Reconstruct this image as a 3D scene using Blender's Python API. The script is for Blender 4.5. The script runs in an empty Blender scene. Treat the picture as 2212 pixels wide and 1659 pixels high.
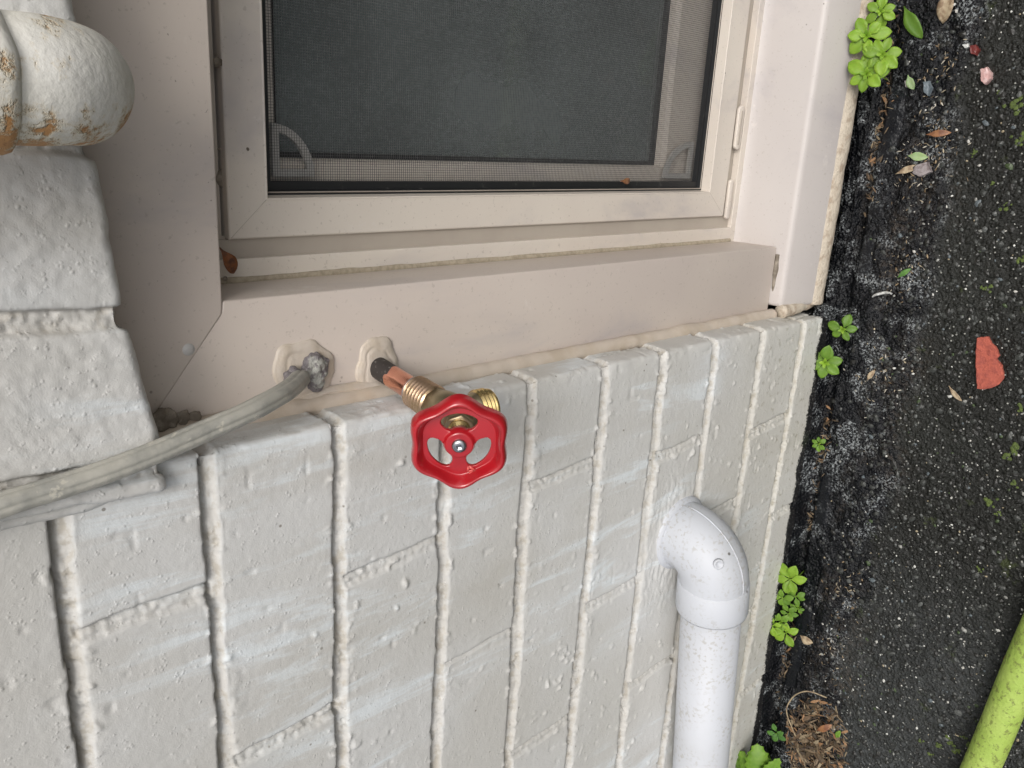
import bpy, bmesh, math, random
import numpy as np
from mathutils import Vector, Matrix, noise as mnoise
random.seed(7); rng = np.random.default_rng(7)
S = bpy.context.scene
COL = S.collection

# ------------------------------------------------------------------ camera
CAM_R = np.array([[0.05509001, -0.67466383, -0.73606644],
                  [-0.95440987, -0.2521791, 0.15971067],
                  [-0.29337159, 0.69371061, -0.65779837]])
CAM_C = np.array([0.14742752, -0.34753415, 0.07917371])
FPX = 1797.3
cam = bpy.data.cameras.new('camera'); camo = bpy.data.objects.new('camera', cam); COL.objects.link(camo)
cam.sensor_width = 36; cam.lens = FPX / 2212 * 36
cam.clip_start = 0.01; cam.clip_end = 500
M = Matrix.Identity(4)
for i in range(3):
    M[i][0] = CAM_R[0][i]; M[i][1] = -CAM_R[1][i]; M[i][2] = -CAM_R[2][i]; M[i][3] = CAM_C[i]
camo.matrix_world = M
S.camera = camo

# ------------------------------------------------------------------ world, sun, exposure
SUN_EL, SUN_AZ = math.radians(55), math.radians(152)   # azimuth from +Y towards +X
sd = Vector((math.sin(SUN_AZ) * math.cos(SUN_EL), math.cos(SUN_AZ) * math.cos(SUN_EL), math.sin(SUN_EL)))
W = bpy.data.worlds.new('World'); S.world = W; W.use_nodes = True
nt = W.node_tree; bg = nt.nodes['Background']
sky = nt.nodes.new('ShaderNodeTexSky'); sky.sky_type = 'NISHITA'; sky.sun_disc = False
sky.sun_elevation = SUN_EL; sky.sun_rotation = SUN_AZ; sky.air_density = 1.0; sky.dust_density = 6.0; sky.ozone_density = 1.0
hs = nt.nodes.new('ShaderNodeHueSaturation'); hs.inputs['Saturation'].default_value = 0.36
nt.links.new(sky.outputs[0], hs.inputs['Color']); nt.links.new(hs.outputs[0], bg.inputs[0])
bg.inputs[1].default_value = 0.14
sl = bpy.data.lights.new('sun', 'SUN'); sl.energy = 1.25; sl.angle = math.radians(24); sl.color = (1, .965, .92)
so = bpy.data.objects.new('sun', sl); COL.objects.link(so)
so.rotation_euler = sd.to_track_quat('Z', 'Y').to_euler(); so.location = sd * 5
S.view_settings.view_transform = 'Standard'; S.view_settings.look = 'None'
S.view_settings.exposure = 0.08; S.view_settings.gamma = 1
S.render.engine = 'CYCLES'

# ------------------------------------------------------------------ measuring helper: a sight line met with a plane of the place
def on(ax, val, u, v):
    d = CAM_R.T @ np.array([(u - 1106) / FPX, (v - 829.5) / FPX, 1.0])
    t = (val - CAM_C[ax]) / d[ax]
    return CAM_C + t * d
def V(p): return Vector((float(p[0]), float(p[1]), float(p[2])))

# ------------------------------------------------------------------ noise (numpy)
_perm = rng.random((256, 256))
def vnoise(x, y, seed=0):
    x = x + seed * 17.13; y = y + seed * 9.71
    xi = np.floor(x).astype(int); yi = np.floor(y).astype(int)
    fx = x - xi; fy = y - yi
    fx = fx * fx * (3 - 2 * fx); fy = fy * fy * (3 - 2 * fy)
    g = lambda a, b: _perm[a & 255, b & 255]
    return ((g(xi, yi) * (1 - fx) + g(xi + 1, yi) * fx) * (1 - fy) + (g(xi, yi + 1) * (1 - fx) + g(xi + 1, yi + 1) * fx) * fy) * 2 - 1
def fbm(x, y, o=4, seed=0):
    s = 0; a = 1; n = 0
    for i in range(o):
        c, d = math.cos(.6 + 1.1 * i), math.sin(.6 + 1.1 * i); f = 2.03 ** i
        s = s + a * vnoise((x * c + y * d) * f, (y * c - x * d) * f, seed + i); n += a; a *= .5
    return s / n
def sstep(a, b, x):
    t = np.clip((x - a) / (b - a), 0, 1); return t * t * (3 - 2 * t)

# ------------------------------------------------------------------ materials
def srgb(r, g, b):
    f = lambda c: (c / 255 / 12.92) if c / 255 <= .04045 else ((c / 255 + .055) / 1.055) ** 2.4
    return (f(r), f(g), f(b), 1)
class NT:
    def __init__(s, name):
        s.m = bpy.data.materials.new(name); s.m.use_nodes = True; s.t = s.m.node_tree
        s.b = s.t.nodes['Principled BSDF']; s.tc = s.t.nodes.new('ShaderNodeTexCoord'); s.h = None; s.col = None
    def n(s, ty, **k):
        x = s.t.nodes.new(ty)
        for a, v in k.items(): setattr(x, a, v)
        return x
    def l(s, a, b): s.t.links.new(a, b)
    def coord(s, sc=(1, 1, 1)):
        mp = s.n('ShaderNodeMapping'); mp.inputs['Scale'].default_value = sc
        s.l(s.tc.outputs['Object'], mp.inputs[0]); return mp.outputs[0]
    def noise(s, scale, detail=4, rough=.55, sc=(1, 1, 1), dist=0):
        x = s.n('ShaderNodeTexNoise'); x.inputs['Scale'].default_value = scale; x.inputs['Detail'].default_value = detail
        x.inputs['Roughness'].default_value = rough; x.inputs['Distortion'].default_value = dist
        s.l(s.coord(sc), x.inputs['Vector']); return x.outputs['Fac']
    def voro(s, scale, feature='F1', out='Distance', sc=(1, 1, 1)):
        x = s.n('ShaderNodeTexVoronoi', feature=feature); x.inputs['Scale'].default_value = scale
        s.l(s.coord(sc), x.inputs['Vector']); return x.outputs[out]
    def ramp(s, fac, a, b, lo=0., hi=1.):
        x = s.n('ShaderNodeMapRange', interpolation_type='SMOOTHSTEP'); s.l(fac, x.inputs[0])
        x.inputs[1].default_value = a; x.inputs[2].default_value = b; x.inputs[3].default_value = lo; x.inputs[4].default_value = hi
        return x.outputs[0]
    def math(s, op, a, b=None):
        x = s.n('ShaderNodeMath', operation=op)
        for i, v in enumerate((a, b)):
            if v is None: continue
            if isinstance(v, (int, float)): x.inputs[i].default_value = v
            else: s.l(v, x.inputs[i])
        return x.outputs[0]
    def setcol(s, c): s.col = c if not isinstance(c, tuple) else None; s.base = c
    def mix(s, fac, c, mode='MIX'):
        x = s.n('ShaderNodeMix', data_type='RGBA', blend_type=mode)
        if isinstance(fac, (int, float)): x.inputs[0].default_value = fac
        else: s.l(fac, x.inputs[0])
        if s.col is None: x.inputs[6].default_value = s.base
        else: s.l(s.col, x.inputs[6])
        if isinstance(c, tuple): x.inputs[7].default_value = c
        else: s.l(c, x.inputs[7])
        s.col = x.outputs[2]
    def attr(s, name, out='Fac'):
        x = s.n('ShaderNodeAttribute', attribute_name=name); return x.outputs[out]
    def bump(s, h, dist, strength=1.):
        x = s.n('ShaderNodeBump'); x.inputs['Distance'].default_value = dist; x.inputs['Strength'].default_value = strength
        s.l(h, x.inputs['Height'])
        if s.h is not None: s.l(s.h, x.inputs['Normal'])
        s.h = x.outputs[0]
    def sep(s, axis):
        x = s.n('ShaderNodeSeparateXYZ'); s.l(s.tc.outputs['Object'], x.inputs[0]); return x.outputs[axis]
    def done(s, rough=.5, metal=0., spec=.5):
        if s.col is not None: s.l(s.col, s.b.inputs['Base Color'])
        else: s.b.inputs['Base Color'].default_value = s.base
        if isinstance(rough, (int, float)): s.b.inputs['Roughness'].default_value = rough
        else: s.l(rough, s.b.inputs['Roughness'])
        s.b.inputs['Metallic'].default_value = metal
        s.b.inputs['Specular IOR Level'].default_value = spec
        if s.h is not None: s.l(s.h, s.b.inputs['Normal'])
        return s.m

def m_wall():
    t = NT('painted_brick'); t.setcol((.515, .508, .480, 1))
    t.mix(t.ramp(t.noise(9, 3), .35, .7), (.57, .572, .56, 1))
    # chalk runs
    t.mix(t.math('MULTIPLY', t.math('MULTIPLY', t.ramp(t.noise(42, 6, .68, (1, 1, .16), .5), .50, .64), t.ramp(t.noise(4.5, 3), .46, .60)), .75), (.68, .73, .755, 1))
    t.mix(t.math('MULTIPLY', t.ramp(t.noise(14, 5, .6, (1, 1, .4)), .55, .75), .5), (.44, .42, .375, 1))
    # joints: creamier, blotched with dirt; brick-edge shadow painted in as crease
    t.mix(t.math('MULTIPLY', t.attr('joint'), .5), (.49, .47, .43, 1))
    t.mix(t.math('MULTIPLY', t.math('MULTIPLY', t.attr('joint'), t.ramp(t.noise(110, 4, .7), .46, .62)), .65), (.38, .345, .28, 1))
    t.mix(t.math('MULTIPLY', t.attr('crease_shade'), t.ramp(t.noise(60, 3), .3, .6, .35, .95)), (.16, .14, .115, 1))
    # specks
    t.mix(t.ramp(t.voro(160), .07, .11, .0, .0), (.1, .09, .07, 1))
    sp = t.math('MULTIPLY', t.ramp(t.voro(95), .10, .06), t.ramp(t.noise(30, 2), .5, .62))
    t.mix(t.math('MULTIPLY', sp, .7), (.14, .12, .09, 1))
    # dirt rising from the ground
    z = t.sep(2)
    low = t.ramp(z, -.46, -.62)
    t.mix(t.math('MULTIPLY', t.math('MULTIPLY', low, t.ramp(t.noise(140, 4, .7), .56, .66)), .65), (.17, .15, .10, 1))
    t.mix(t.math('MULTIPLY', low, .25), (.5, .47, .36, 1))
    # black coating under the paint edge, speckled
    zz = t.math('ADD', z, t.math('MULTIPLY', t.math('SUBTRACT', t.noise(22, 3), .5), .02))
    zz = t.math('ADD', zz, t.math('MULTIPLY', t.math('SUBTRACT', t.noise(420, 3, .8), .5), .016))
    blk = t.ramp(zz, -.6325, -.6335)
    t.mix(blk, (.008, .008, .009, 1))
    sp2 = t.math('MULTIPLY', blk, t.ramp(t.noise(600, 2, .6), .63, .67))
    t.mix(sp2, (.42, .41, .39, 1))
    pim = t.math('MULTIPLY', t.ramp(t.voro(420), .50, .02), t.ramp(t.noise(150, 3, .6), .50, .62))
    t.bump(pim, .00032, .7)
    t.bump(t.noise(330, 4, .55), .00030, .8)
    t.bump(t.noise(1300, 2, .6), .00012, .7)
    r = t.math('ADD', t.math('MULTIPLY', t.noise(40, 3), .25), .36)
    return t.done(r, 0, .42)

def m_frame(name='painted_aluminium', base=(.53, .465, .42, 1), warm=(.58, .515, .455, 1)):
    t = NT(name); t.setcol(base)
    t.mix(t.ramp(t.noise(7, 3), .35, .7), warm)
    t.mix(t.math('MULTIPLY', t.ramp(t.noise(12, 5, .62, (1, 1, .45), .5), .50, .72), .60), (.37, .345, .355, 1))
    t.mix(t.math('MULTIPLY', t.ramp(t.noise(420, 3, .6), .62, .70), .35), (.30, .26, .22, 1))
    t.mix(t.math('MULTIPLY', t.ramp(t.noise(36, 5, .7), .63, .70), .35), (.66, .62, .58, 1))
    t.mix(t.math('MULTIPLY', t.ramp(t.noise(500, 2), .74, .78), .6), (.12, .10, .08, 1))
    sp = t.math('MULTIPLY', t.ramp(t.voro(85), .075, .05), t.ramp(t.noise(14, 2), .58, .66))
    t.mix(t.math('MULTIPLY', sp, .75), (.12, .10, .08, 1))
    t.bump(t.noise(180, 3), .00012, .6)
    return t.done(.46, 0, .45)
MT = {}
MT['wall'] = m_wall()
MT['frame'] = m_frame()
MT['sash'] = m_frame('sash_vinyl', (.60, .54, .475, 1), (.64, .59, .52, 1))
MT['sill'] = m_frame('sill_metal', (.49, .455, .435, 1), (.53, .495, .47, 1))
def m_simple(name, c, rough=.5, metal=0, spec=.5, c2=None, sc=30, bump=None, bsc=200, detail=4, lo=.4, hi=.65):
    t = NT(name); t.setcol(c)
    if c2: t.mix(t.ramp(t.noise(sc, detail, .6), lo, hi), c2)
    if bump: t.bump(t.noise(bsc, 4, .6), bump)
    return t.done(rough, metal, spec)
MT['recess'] = m_simple('darker_tan', (.41, .365, .31, 1), .6, c2=(.38, .335, .285, 1), sc=20)  # darker tan than the sash, for the recessed strip
MT['caulk'] = m_simple('old_caulk', (.52, .455, .385, 1), .45, c2=(.46, .39, .31, 1), sc=40, bump=.0006, bsc=90)
MT['caulk_yellow'] = m_simple('yellowed_caulk', (.48, .405, .31, 1), .45, c2=(.53, .47, .405, 1), sc=38, bump=.0013, bsc=60, lo=.3, hi=.6)
MT['caulk_cream'] = m_simple('cream_caulk', (.50, .44, .355, 1), .7, c2=(.36, .29, .22, 1), sc=120, bump=.0016, bsc=260, lo=.48, hi=.66)
MT['sand'] = m_simple('gritty_sealant', (.40, .345, .26, 1), .8, c2=(.30, .26, .19, 1), sc=300, bump=.0006, bsc=700)
MT['gasket'] = m_simple('black_gasket', (.012, .013, .014, 1), .45, c2=(.05, .05, .048, 1), sc=200, lo=.62, hi=.75)
MT['wire'] = m_simple('screen_wire', (.055, .055, .055, 1), .5, c2=(.10, .10, .10, 1), sc=400)
MT['gusset'] = m_simple('grey_plastic', (.42, .41, .385, 1), .4)
MT['room'] = m_simple('dark_room', (.16, .175, .175, 1), .9, c2=(.34, .36, .35, 1), sc=5)
MT['putty'] = m_simple('grey_putty', (.16, .145, .15, 1), .6, c2=(.33, .33, .30, 1), sc=110, bump=.003, bsc=160, lo=.52, hi=.6)
MT['screw'] = m_simple('screw_steel', (.40, .41, .43, 1), .25, 1)
MT['whitepaint'] = m_simple('screw_cap', (.55, .54, .52, 1), .4)

def m_brass(name, c, c2, rough=.24):
    t = NT(name); t.setcol(c); t.mix(t.ramp(t.noise(130, 3), .4, .65), c2)
    t.bump(t.noise(900, 2), .00008)
    return t.done(t.math('ADD', t.math('MULTIPLY', t.noise(220, 3), .2), rough - .08), .9)
MT['brass'] = m_brass('cast_brass', (.43, .36, .235, 1), (.36, .29, .18, 1), .34)
MT['brass_thread'] = m_brass('brown_brass', (.58, .40, .27, 1), (.48, .34, .20, 1), .28)
MT['brass_bright'] = m_brass('machined_brass', (.80, .60, .26, 1), (.66, .48, .22, 1), .20)
def m_copper():
    t = NT('copper'); t.setcol((.84, .42, .30, 1)); t.mix(t.ramp(t.noise(60, 3), .4, .7), (.70, .33, .24, 1))
    a = t.attr('burn'); f = t.ramp(t.math('ADD', a, t.math('MULTIPLY', t.math('SUBTRACT', t.noise(190, 3), .5), .5)), .46, .52)
    t.mix(f, (.035, .03, .028, 1))
    t.mix(t.math('MULTIPLY', f, t.ramp(t.noise(400, 3), .58, .7)), (.16, .15, .14, 1))
    rr = t.math('ADD', t.math('MULTIPLY', f, .35), .2)
    t.l(t.math('SUBTRACT', 1., t.math('MULTIPLY', f, .85)), t.b.inputs['Metallic'])
    mm = t.done(rr, .9); return mm
MT['copper'] = m_copper()
MT['solder'] = m_simple('solder', (.42, .42, .43, 1), .35, .8, c2=(.5, .36, .3, 1), sc=200)
def m_red():
    t = NT('red_enamel'); t.setcol((.37, .008, .014, 1)); t.mix(t.ramp(t.noise(80, 3), .4, .7), (.31, .007, .012, 1))
    t.mix(t.ramp(t.voro(260), .05, .035, 0, .5), (.6, .15, .12, 1))
    t.bump(t.noise(140, 3), .00035, .5)
    t.b.inputs['Coat Weight'].default_value = .6; t.b.inputs['Coat Roughness'].default_value = .12
    return t.done(.28, 0, .5)
MT['red'] = m_red()
def m_iron():
    t = NT('rusting_painted_iron'); t.setcol((.68, .66, .585, 1)); t.mix(t.ramp(t.noise(18, 3), .4, .7), (.72, .71, .665, 1))
    z = t.attr('rust')
    n = t.math('ADD', t.noise(85, 6, .72), t.math('MULTIPLY', z, .20))
    t.mix(t.ramp(n, .54, .68, 0, .60), (.56, .45, .26, 1))
    t.mix(t.ramp(n, .63, .72, 0, .9), (.42, .20, .06, 1))
    t.mix(t.ramp(n, .78, .84, 0, .8), (.20, .07, .025, 1))
    t.bump(t.noise(210, 4, .55), .0008, .8)
    t.bump(t.ramp(n, .60, .72, 1, 0), .0006)
    return t.done(.62, 0, .35)
MT['iron'] = m_iron()
def m_pvc():
    t = NT('painted_pvc'); t.setcol((.50, .52, .555, 1)); t.mix(t.ramp(t.noise(12, 3), .4, .7), (.46, .475, .50, 1))
    sp = t.math('MULTIPLY', t.ramp(t.noise(300, 3, .6), .53, .62), t.ramp(t.noise(30, 3), .38, .60))
    t.mix(t.math('MULTIPLY', sp, .75), (.37, .36, .34, 1))
    sp = t.math('MULTIPLY', t.ramp(t.voro(60), .09, .06), t.ramp(t.noise(12, 2), .52, .6))
    t.mix(t.math('MULTIPLY', sp, .8), (.07, .06, .05, 1))
    t.bump(t.noise(300, 3), .0002, .5)
    return t.done(.50, 0, .4)
MT['pvc'] = m_pvc()
def m_cable():
    t = NT('painted_cable'); t.setcol((.40, .39, .345, 1)); t.mix(t.ramp(t.noise(55, 5, .65), .4, .65), (.28, .28, .255, 1))
    t.mix(t.ramp(t.noise(160, 4, .7), .6, .68, 0, .8), (.50, .48, .41, 1))
    t.bump(t.noise(110, 4, .55), .0007)
    return t.done(.45)
MT['cable'] = m_cable()
def m_ground():
    t = NT('wet_asphalt'); t.setcol((.0085, .0088, .0070, 1))
    t.mix(t.ramp(t.noise(9, 4), .4, .65), (.014, .0150, .0125, 1))
    v = t.n('ShaderNodeTexVoronoi'); v.inputs['Scale'].default_value = 330; t.l(t.coord(), v.inputs['Vector'])
    bw = t.n('ShaderNodeRGBToBW'); t.l(v.outputs['Color'], bw.inputs[0])
    stone = t.math('MULTIPLY', t.ramp(v.outputs['Distance'], .42, .25), t.ramp(bw.outputs[0], .45, .8))
    t.mix(t.math('MULTIPLY', stone, .65), (.055, .058, .053, 1))
    t.mix(t.math('MULTIPLY', t.math('MULTIPLY', t.ramp(v.outputs['Distance'], .30, .18), t.ramp(bw.outputs[0], .70, .76)), .85), (.34, .34, .31, 1))
    t.mix(t.math('MULTIPLY', t.ramp(t.noise(30, 5, .7), .62, .70), .6), (.05, .065, .018, 1))
    # chalky grey blush of the lower patch (dry) 
    t.mix(t.math('MULTIPLY', t.attr('dry'), t.ramp(t.noise(300, 4, .7), .42, .6, .25, .8)), (.085, .092, .095, 1))
    # tar
    tar = t.attr('tar')
    t.mix(tar, (.0025, .0031, .0046, 1))
    t.mix(t.math('MULTIPLY', t.attr('ridge'), .92), (.0055, .0065, .0085, 1))
    blush = t.math('MULTIPLY', t.math('MULTIPLY', tar, t.math('SUBTRACT', 1., t.attr('ridge'))), t.math('MULTIPLY', t.ramp(t.noise(38, 4, .65), .50, .60), t.ramp(t.noise(520, 4, .75), .50, .58)))
    t.mix(blush, (.26, .28, .285, 1))
    soil = t.math('MULTIPLY', t.attr('soil'), t.ramp(t.noise(260, 4, .7), .45, .6))
    t.mix(t.math('MULTIPLY', soil, .6), (.075, .058, .042, 1))
    t.bump(t.math('MULTIPLY', t.noise(420, 4, .6), t.math('SUBTRACT', 1., t.math('MULTIPLY', t.attr('ridge'), .93))), .0022, .9)
    t.bump(t.math('MULTIPLY', t.ramp(v.outputs['Distance'], .6, .1), t.math('SUBTRACT', 1., t.attr('ridge'))), .0012, .8)
    r = t.math('SUBTRACT', t.math('ADD', t.math('MULTIPLY', t.noise(200, 3), .45), .18), t.math('MULTIPLY', t.attr('tar'), .14))
    return t.done(r, 0, .34)
MT['ground'] = m_ground()
def m_vcol(name, rough=.5, bump=None, bsc=300, spec=.4):
    t = NT(name); t.col = t.attr('Col', 'Color'); t.mix(t.ramp(t.noise(bsc, 3), .35, .7, 0, .35), (.5, .5, .5, 1), 'MULTIPLY')
    if bump: t.bump(t.noise(bsc, 3), bump)
    return t.done(rough, 0, spec)
MT['grit'] = m_vcol('grit_stone', .35, .0004, 700)
def m_leaf(name, c, c2):
    t = NT(name); t.setcol(c); t.mix(t.ramp(t.noise(120, 3), .35, .65), c2)
    oi = t.n('ShaderNodeObjectInfo'); t.mix(t.ramp(oi.outputs['Random'], .2, 1, 0, .6), (c[0] * .62, c[1] * .66, c[2] * .8, 1))
    t.mix(t.math('MULTIPLY', t.ramp(t.noise(60, 4, .7), .62, .72), .6), (.30, .28, .05, 1))
    t.bump(t.noise(350, 3), .0003, .6)
    t.b.inputs['Subsurface Weight'].default_value = .25; t.b.inputs['Subsurface Radius'].default_value = (.002, .004, .0008)
    t.b.inputs['Subsurface Scale'].default_value = .5
    return t.done(.5, 0, .35)
MT['leaf'] = m_leaf('fresh_leaf', (.17, .30, .022, 1), (.22, .36, .035, 1))
MT['leaf_dark'] = m_leaf('green_leaf', (.11, .215, .022, 1), (.15, .27, .03, 1))
MT['leaf_deep'] = m_leaf('deep_leaf', (.07, .17, .035, 1), (.10, .22, .04, 1))
MT['leaf_pale'] = m_leaf('pale_leaf', (.30, .42, .20, 1), (.26, .36, .16, 1))
MT['dry'] = m_simple('dry_leaf', (.40, .32, .21, 1), .6, c2=(.22, .15, .09, 1), sc=220, bump=.0006, bsc=300)
MT['dry_brown'] = m_simple('brown_leaf', (.26, .12, .05, 1), .5, c2=(.15, .06, .03, 1), sc=150, bump=.0004, bsc=300)
MT['orange_leaf'] = m_simple('orange_leaf', (.22, .075, .022, 1), .6, c2=(.09, .035, .018, 1), sc=260, bump=.001, bsc=300)
MT['straw'] = m_simple('dry_stem', (.34, .27, .17, 1), .6, c2=(.2, .14, .09, 1), sc=150)
MT['litter'] = m_vcol('plant_litter', .7, .0005, 500)
MT['brickchip'] = m_simple('red_brick_chip', (.40, .095, .062, 1), .8, c2=(.30, .07, .05, 1), sc=260, bump=.001, bsc=500)
MT['pink'] = m_simple('pink_quartz', (.52, .32, .30, 1), .25, c2=(.62, .46, .44, 1), sc=250, bump=.0004)
MT['maroon'] = m_simple('maroon_stone', (.16, .03, .025, 1), .35, c2=(.10, .02, .02, 1), sc=200)
MT['slate'] = m_simple('blue_stone', (.12, .15, .17, 1), .4, c2=(.2, .23, .25, 1), sc=200, bump=.0004)
MT['flake'] = m_simple('grey_flake', (.30, .27, .27, 1), .5, c2=(.16, .13, .13, 1), sc=200, bump=.0004)
MT['chip_white'] = m_simple('white_twig', (.55, .56, .54, 1), .6, c2=(.3, .3, .29, 1), sc=400, bump=.0006, bsc=600)
MT['moss'] = m_simple('moss', (.11, .15, .035, 1), .9, c2=(.07, .10, .03, 1), sc=500, bump=.002, bsc=600)
def m_hose():
    t = NT('algae_hose'); t.setcol((.30, .42, .075, 1)); t.mix(t.ramp(t.noise(35, 4), .35, .7), (.37, .48, .11, 1))
    t.mix(t.ramp(t.noise(200, 5, .7), .53, .62, 0, .8), (.15, .17, .04, 1))
    t.mix(t.ramp(t.noise(28, 5, .7), .56, .66, 0, .7), (.22, .27, .06, 1))
    t.bump(t.noise(300, 4), .0010)
    return t.done(.55)
MT['hose'] = m_hose()
def m_glass():
    m = bpy.data.materials.new('window_glass'); m.use_nodes = True; t = m.node_tree; t.nodes.clear()
    o = t.nodes.new('ShaderNodeOutputMaterial'); g = t.nodes.new('ShaderNodeBsdfGlossy'); g.inputs['Roughness'].default_value = .06
    tr = t.nodes.new('ShaderNodeBsdfTransparent'); tr.inputs[0].default_value = (.8, .85, .85, 1)
    fr = t.nodes.new('ShaderNodeFresnel'); fr.inputs[0].default_value = 1.6
    mx = t.nodes.new('ShaderNodeMixShader'); t.links.new(fr.outputs[0], mx.inputs[0]); t.links.new(tr.outputs[0], mx.inputs[1]); t.links.new(g.outputs[0], mx.inputs[2])
    df = t.nodes.new('ShaderNodeBsdfDiffuse'); df.inputs[0].default_value = (.32, .37, .365, 1)
    nz = t.nodes.new('ShaderNodeTexNoise'); nz.inputs['Scale'].default_value = 14; tc = t.nodes.new('ShaderNodeTexCoord'); t.links.new(tc.outputs['Object'], nz.inputs[0])
    mr = t.nodes.new('ShaderNodeMapRange'); mr.inputs[1].default_value = .35; mr.inputs[2].default_value = .7; mr.inputs[3].default_value = .25; mr.inputs[4].default_value = .46
    t.links.new(nz.outputs[0], mr.inputs[0])
    m2 = t.nodes.new('ShaderNodeMixShader'); t.links.new(mr.outputs[0], m2.inputs[0]); t.links.new(mx.outputs[0], m2.inputs[1]); t.links.new(df.outputs[0], m2.inputs[2])
    t.links.new(m2.outputs[0], o.inputs[0]); return m
MT['glass'] = m_glass()

# ------------------------------------------------------------------ object helpers
def link(name, me, mat=None, parent=None, smooth=True):
    o = bpy.data.objects.new(name, me); COL.objects.link(o)
    if mat is not None: me.materials.append(MT[mat] if isinstance(mat, str) else mat)
    if smooth: me.polygons.foreach_set('use_smooth', [True] * len(me.polygons))
    if parent is not None: o.parent = parent
    return o
def tag(o, label=None, cat=None, group=None, kind=None):
    if label: o['label'] = label
    if cat: o['category'] = cat
    if group: o['group'] = group
    if kind: o['kind'] = kind
    return o
def grid_mesh(name, P, attrs=None, flip=False):
    """P: (n, m, 3) array -> quad sheet"""
    n, m = P.shape[:2]
    me = bpy.data.meshes.new(name)
    me.vertices.add(n * m); me.vertices.foreach_set('co', P.reshape(-1).astype(np.float32))
    i = np.arange(n - 1)[:, None] * m + np.arange(m - 1)[None]
    q = np.stack([i, i + 1, i + m + 1, i + m], -1).reshape(-1, 4)
    if flip: q = q[:, ::-1]
    me.loops.add(q.size); me.polygons.add(len(q))
    me.loops.foreach_set('vertex_index', q.reshape(-1).astype(np.int32))
    me.polygons.foreach_set('loop_start', np.arange(0, q.size, 4, dtype=np.int32))
    me.update(calc_edges=True)
    for k, a in (attrs or {}).items():
        at = me.attributes.new(k, 'FLOAT', 'POINT'); at.data.foreach_set('value', a.reshape(-1).astype(np.float32))
    return me
def bm_mesh(name, bm):
    me = bpy.data.meshes.new(name); bmesh.ops.recalc_face_normals(bm, faces=bm.faces[:]); bm.to_mesh(me); bm.free(); return me
def bevel(o, w, seg=2, ang=35):
    md = o.modifiers.new('bevel', 'BEVEL'); md.width = w; md.segments = seg; md.limit_method = 'ANGLE'; md.angle_limit = math.radians(ang)
    md.harden_normals = False
    return o
def frame_from(d):
    d = Vector(d).normalized(); a = Vector((0, 0, 1)) if abs(d.z) < .9 else Vector((1, 0, 0))
    u = d.cross(a).normalized(); v = d.cross(u).normalized(); return u, v, d
def sweep(bm, pts, rad, seg=24, section=None, caps=True, closed=False):
    """sweep a section along pts (parallel transport); rad scalar or list; section(theta)->factor"""
    pts = [Vector(p) for p in pts]; n = len(pts)
    if not hasattr(rad, '__len__'): rad = [rad] * n
    T = [(pts[min(i + 1, n - 1)] - pts[max(i - 1, 0)]).normalized() for i in range(n)]
    u, v, _ = frame_from(T[0]); rings = []
    for i in range(n):
        if i:
            q = T[i - 1].rotation_difference(T[i]); u = q @ u; v = q @ v
        ring = []
        for k in range(seg):
            a = 2 * math.pi * k / seg; f = section(a) if section else 1
            ring.append(bm.verts.new(pts[i] + (u * math.cos(a) + v * math.sin(a)) * rad[i] * f))
        rings.append(ring)
    for i in range(n - 1):
        for k in range(seg):
            k2 = (k + 1) % seg
            bm.faces.new((rings[i][k], rings[i][k2], rings[i + 1][k2], rings[i + 1][k]))
    if caps:
        bm.faces.new(rings[0][::-1]); bm.faces.new(rings[-1])
    return rings
def lathe(bm, o, d, prof, seg=40, facet=None):
    """prof: (distance along d, radius)"""
    o = Vector(o); u, v, d = frame_from(d); rings = []
    for s, r in prof:
        ring = []
        for k in range(seg):
            a = 2 * math.pi * (k + .5) / seg; rr = r
            if facet:
                fa = 2 * math.pi / facet; rr = r * math.cos(fa / 2) / math.cos((a % fa) - fa / 2)
            ring.append(bm.verts.new(o + d * s + (u * math.cos(a) + v * math.sin(a)) * rr))
        rings.append(ring)
    for i in range(len(rings) - 1):
        for k in range(seg):
            k2 = (k + 1) % seg
            bm.faces.new((rings[i][k], rings[i][k2], rings[i + 1][k2], rings[i + 1][k]))
    bm.faces.new(rings[0][::-1]); bm.faces.new(rings[-1])
    return rings
def extrude_poly(bm, pts, off):
    """closed prism from polygon pts (3D) and offset vector"""
    off = Vector(off); a = [bm.verts.new(Vector(p)) for p in pts]; b = [bm.verts.new(Vector(p) + off) for p in pts]
    bm.faces.new(a); bm.faces.new(b[::-1]); n = len(pts)
    for i in range(n):
        j = (i + 1) % n; bm.faces.new((a[i], a[j], b[j], b[i]))
def box(bm, x0, x1, y0, y1, z0, z1):
    extrude_poly(bm, [(x0, y0, z0), (x1, y0, z0), (x1, y0, z1), (x0, y0, z1)], (0, y1 - y0, 0))

# ================================================================== BRICK WALL
# bed joints: (z at X=-.02, z at X=-.30)
BED = [-.0003, -.0628, -.1310, -.2020, -.2684, -.3380, -.4000, -.4657, -.5335, -.6000, -.6660]
BEDT = [.003, -.0645, -.1320, -.2022, -.2690, -.3350, -.4006, -.4650, -.5305, -.5930, -.6600]
P0 = .0668
upz = [BED[0] + P0 * k for k in range(34, 0, -1)]
BZ0 = np.array(upz + BED + [BED[-1] - P0 * 1, BED[-1] - P0 * 2]); BZ1 = np.array(upz + BEDT + [BEDT[-1] - P0, BEDT[-1] - 2 * P0])
NUP = 34
HEAD = {0: -.0709, 1: -.1729, 2: -.0896, 3: -.1783, 4: -.0709, 5: -.1859, 6: -.0808, 7: -.155, 8: -.0893, 9: -.1876}
LEN = {0: .203, 1: .203, 2: .203, 3: .203, 4: .211, 5: .205, 6: .204, 7: .205, 8: .198, 9: .197}
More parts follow.
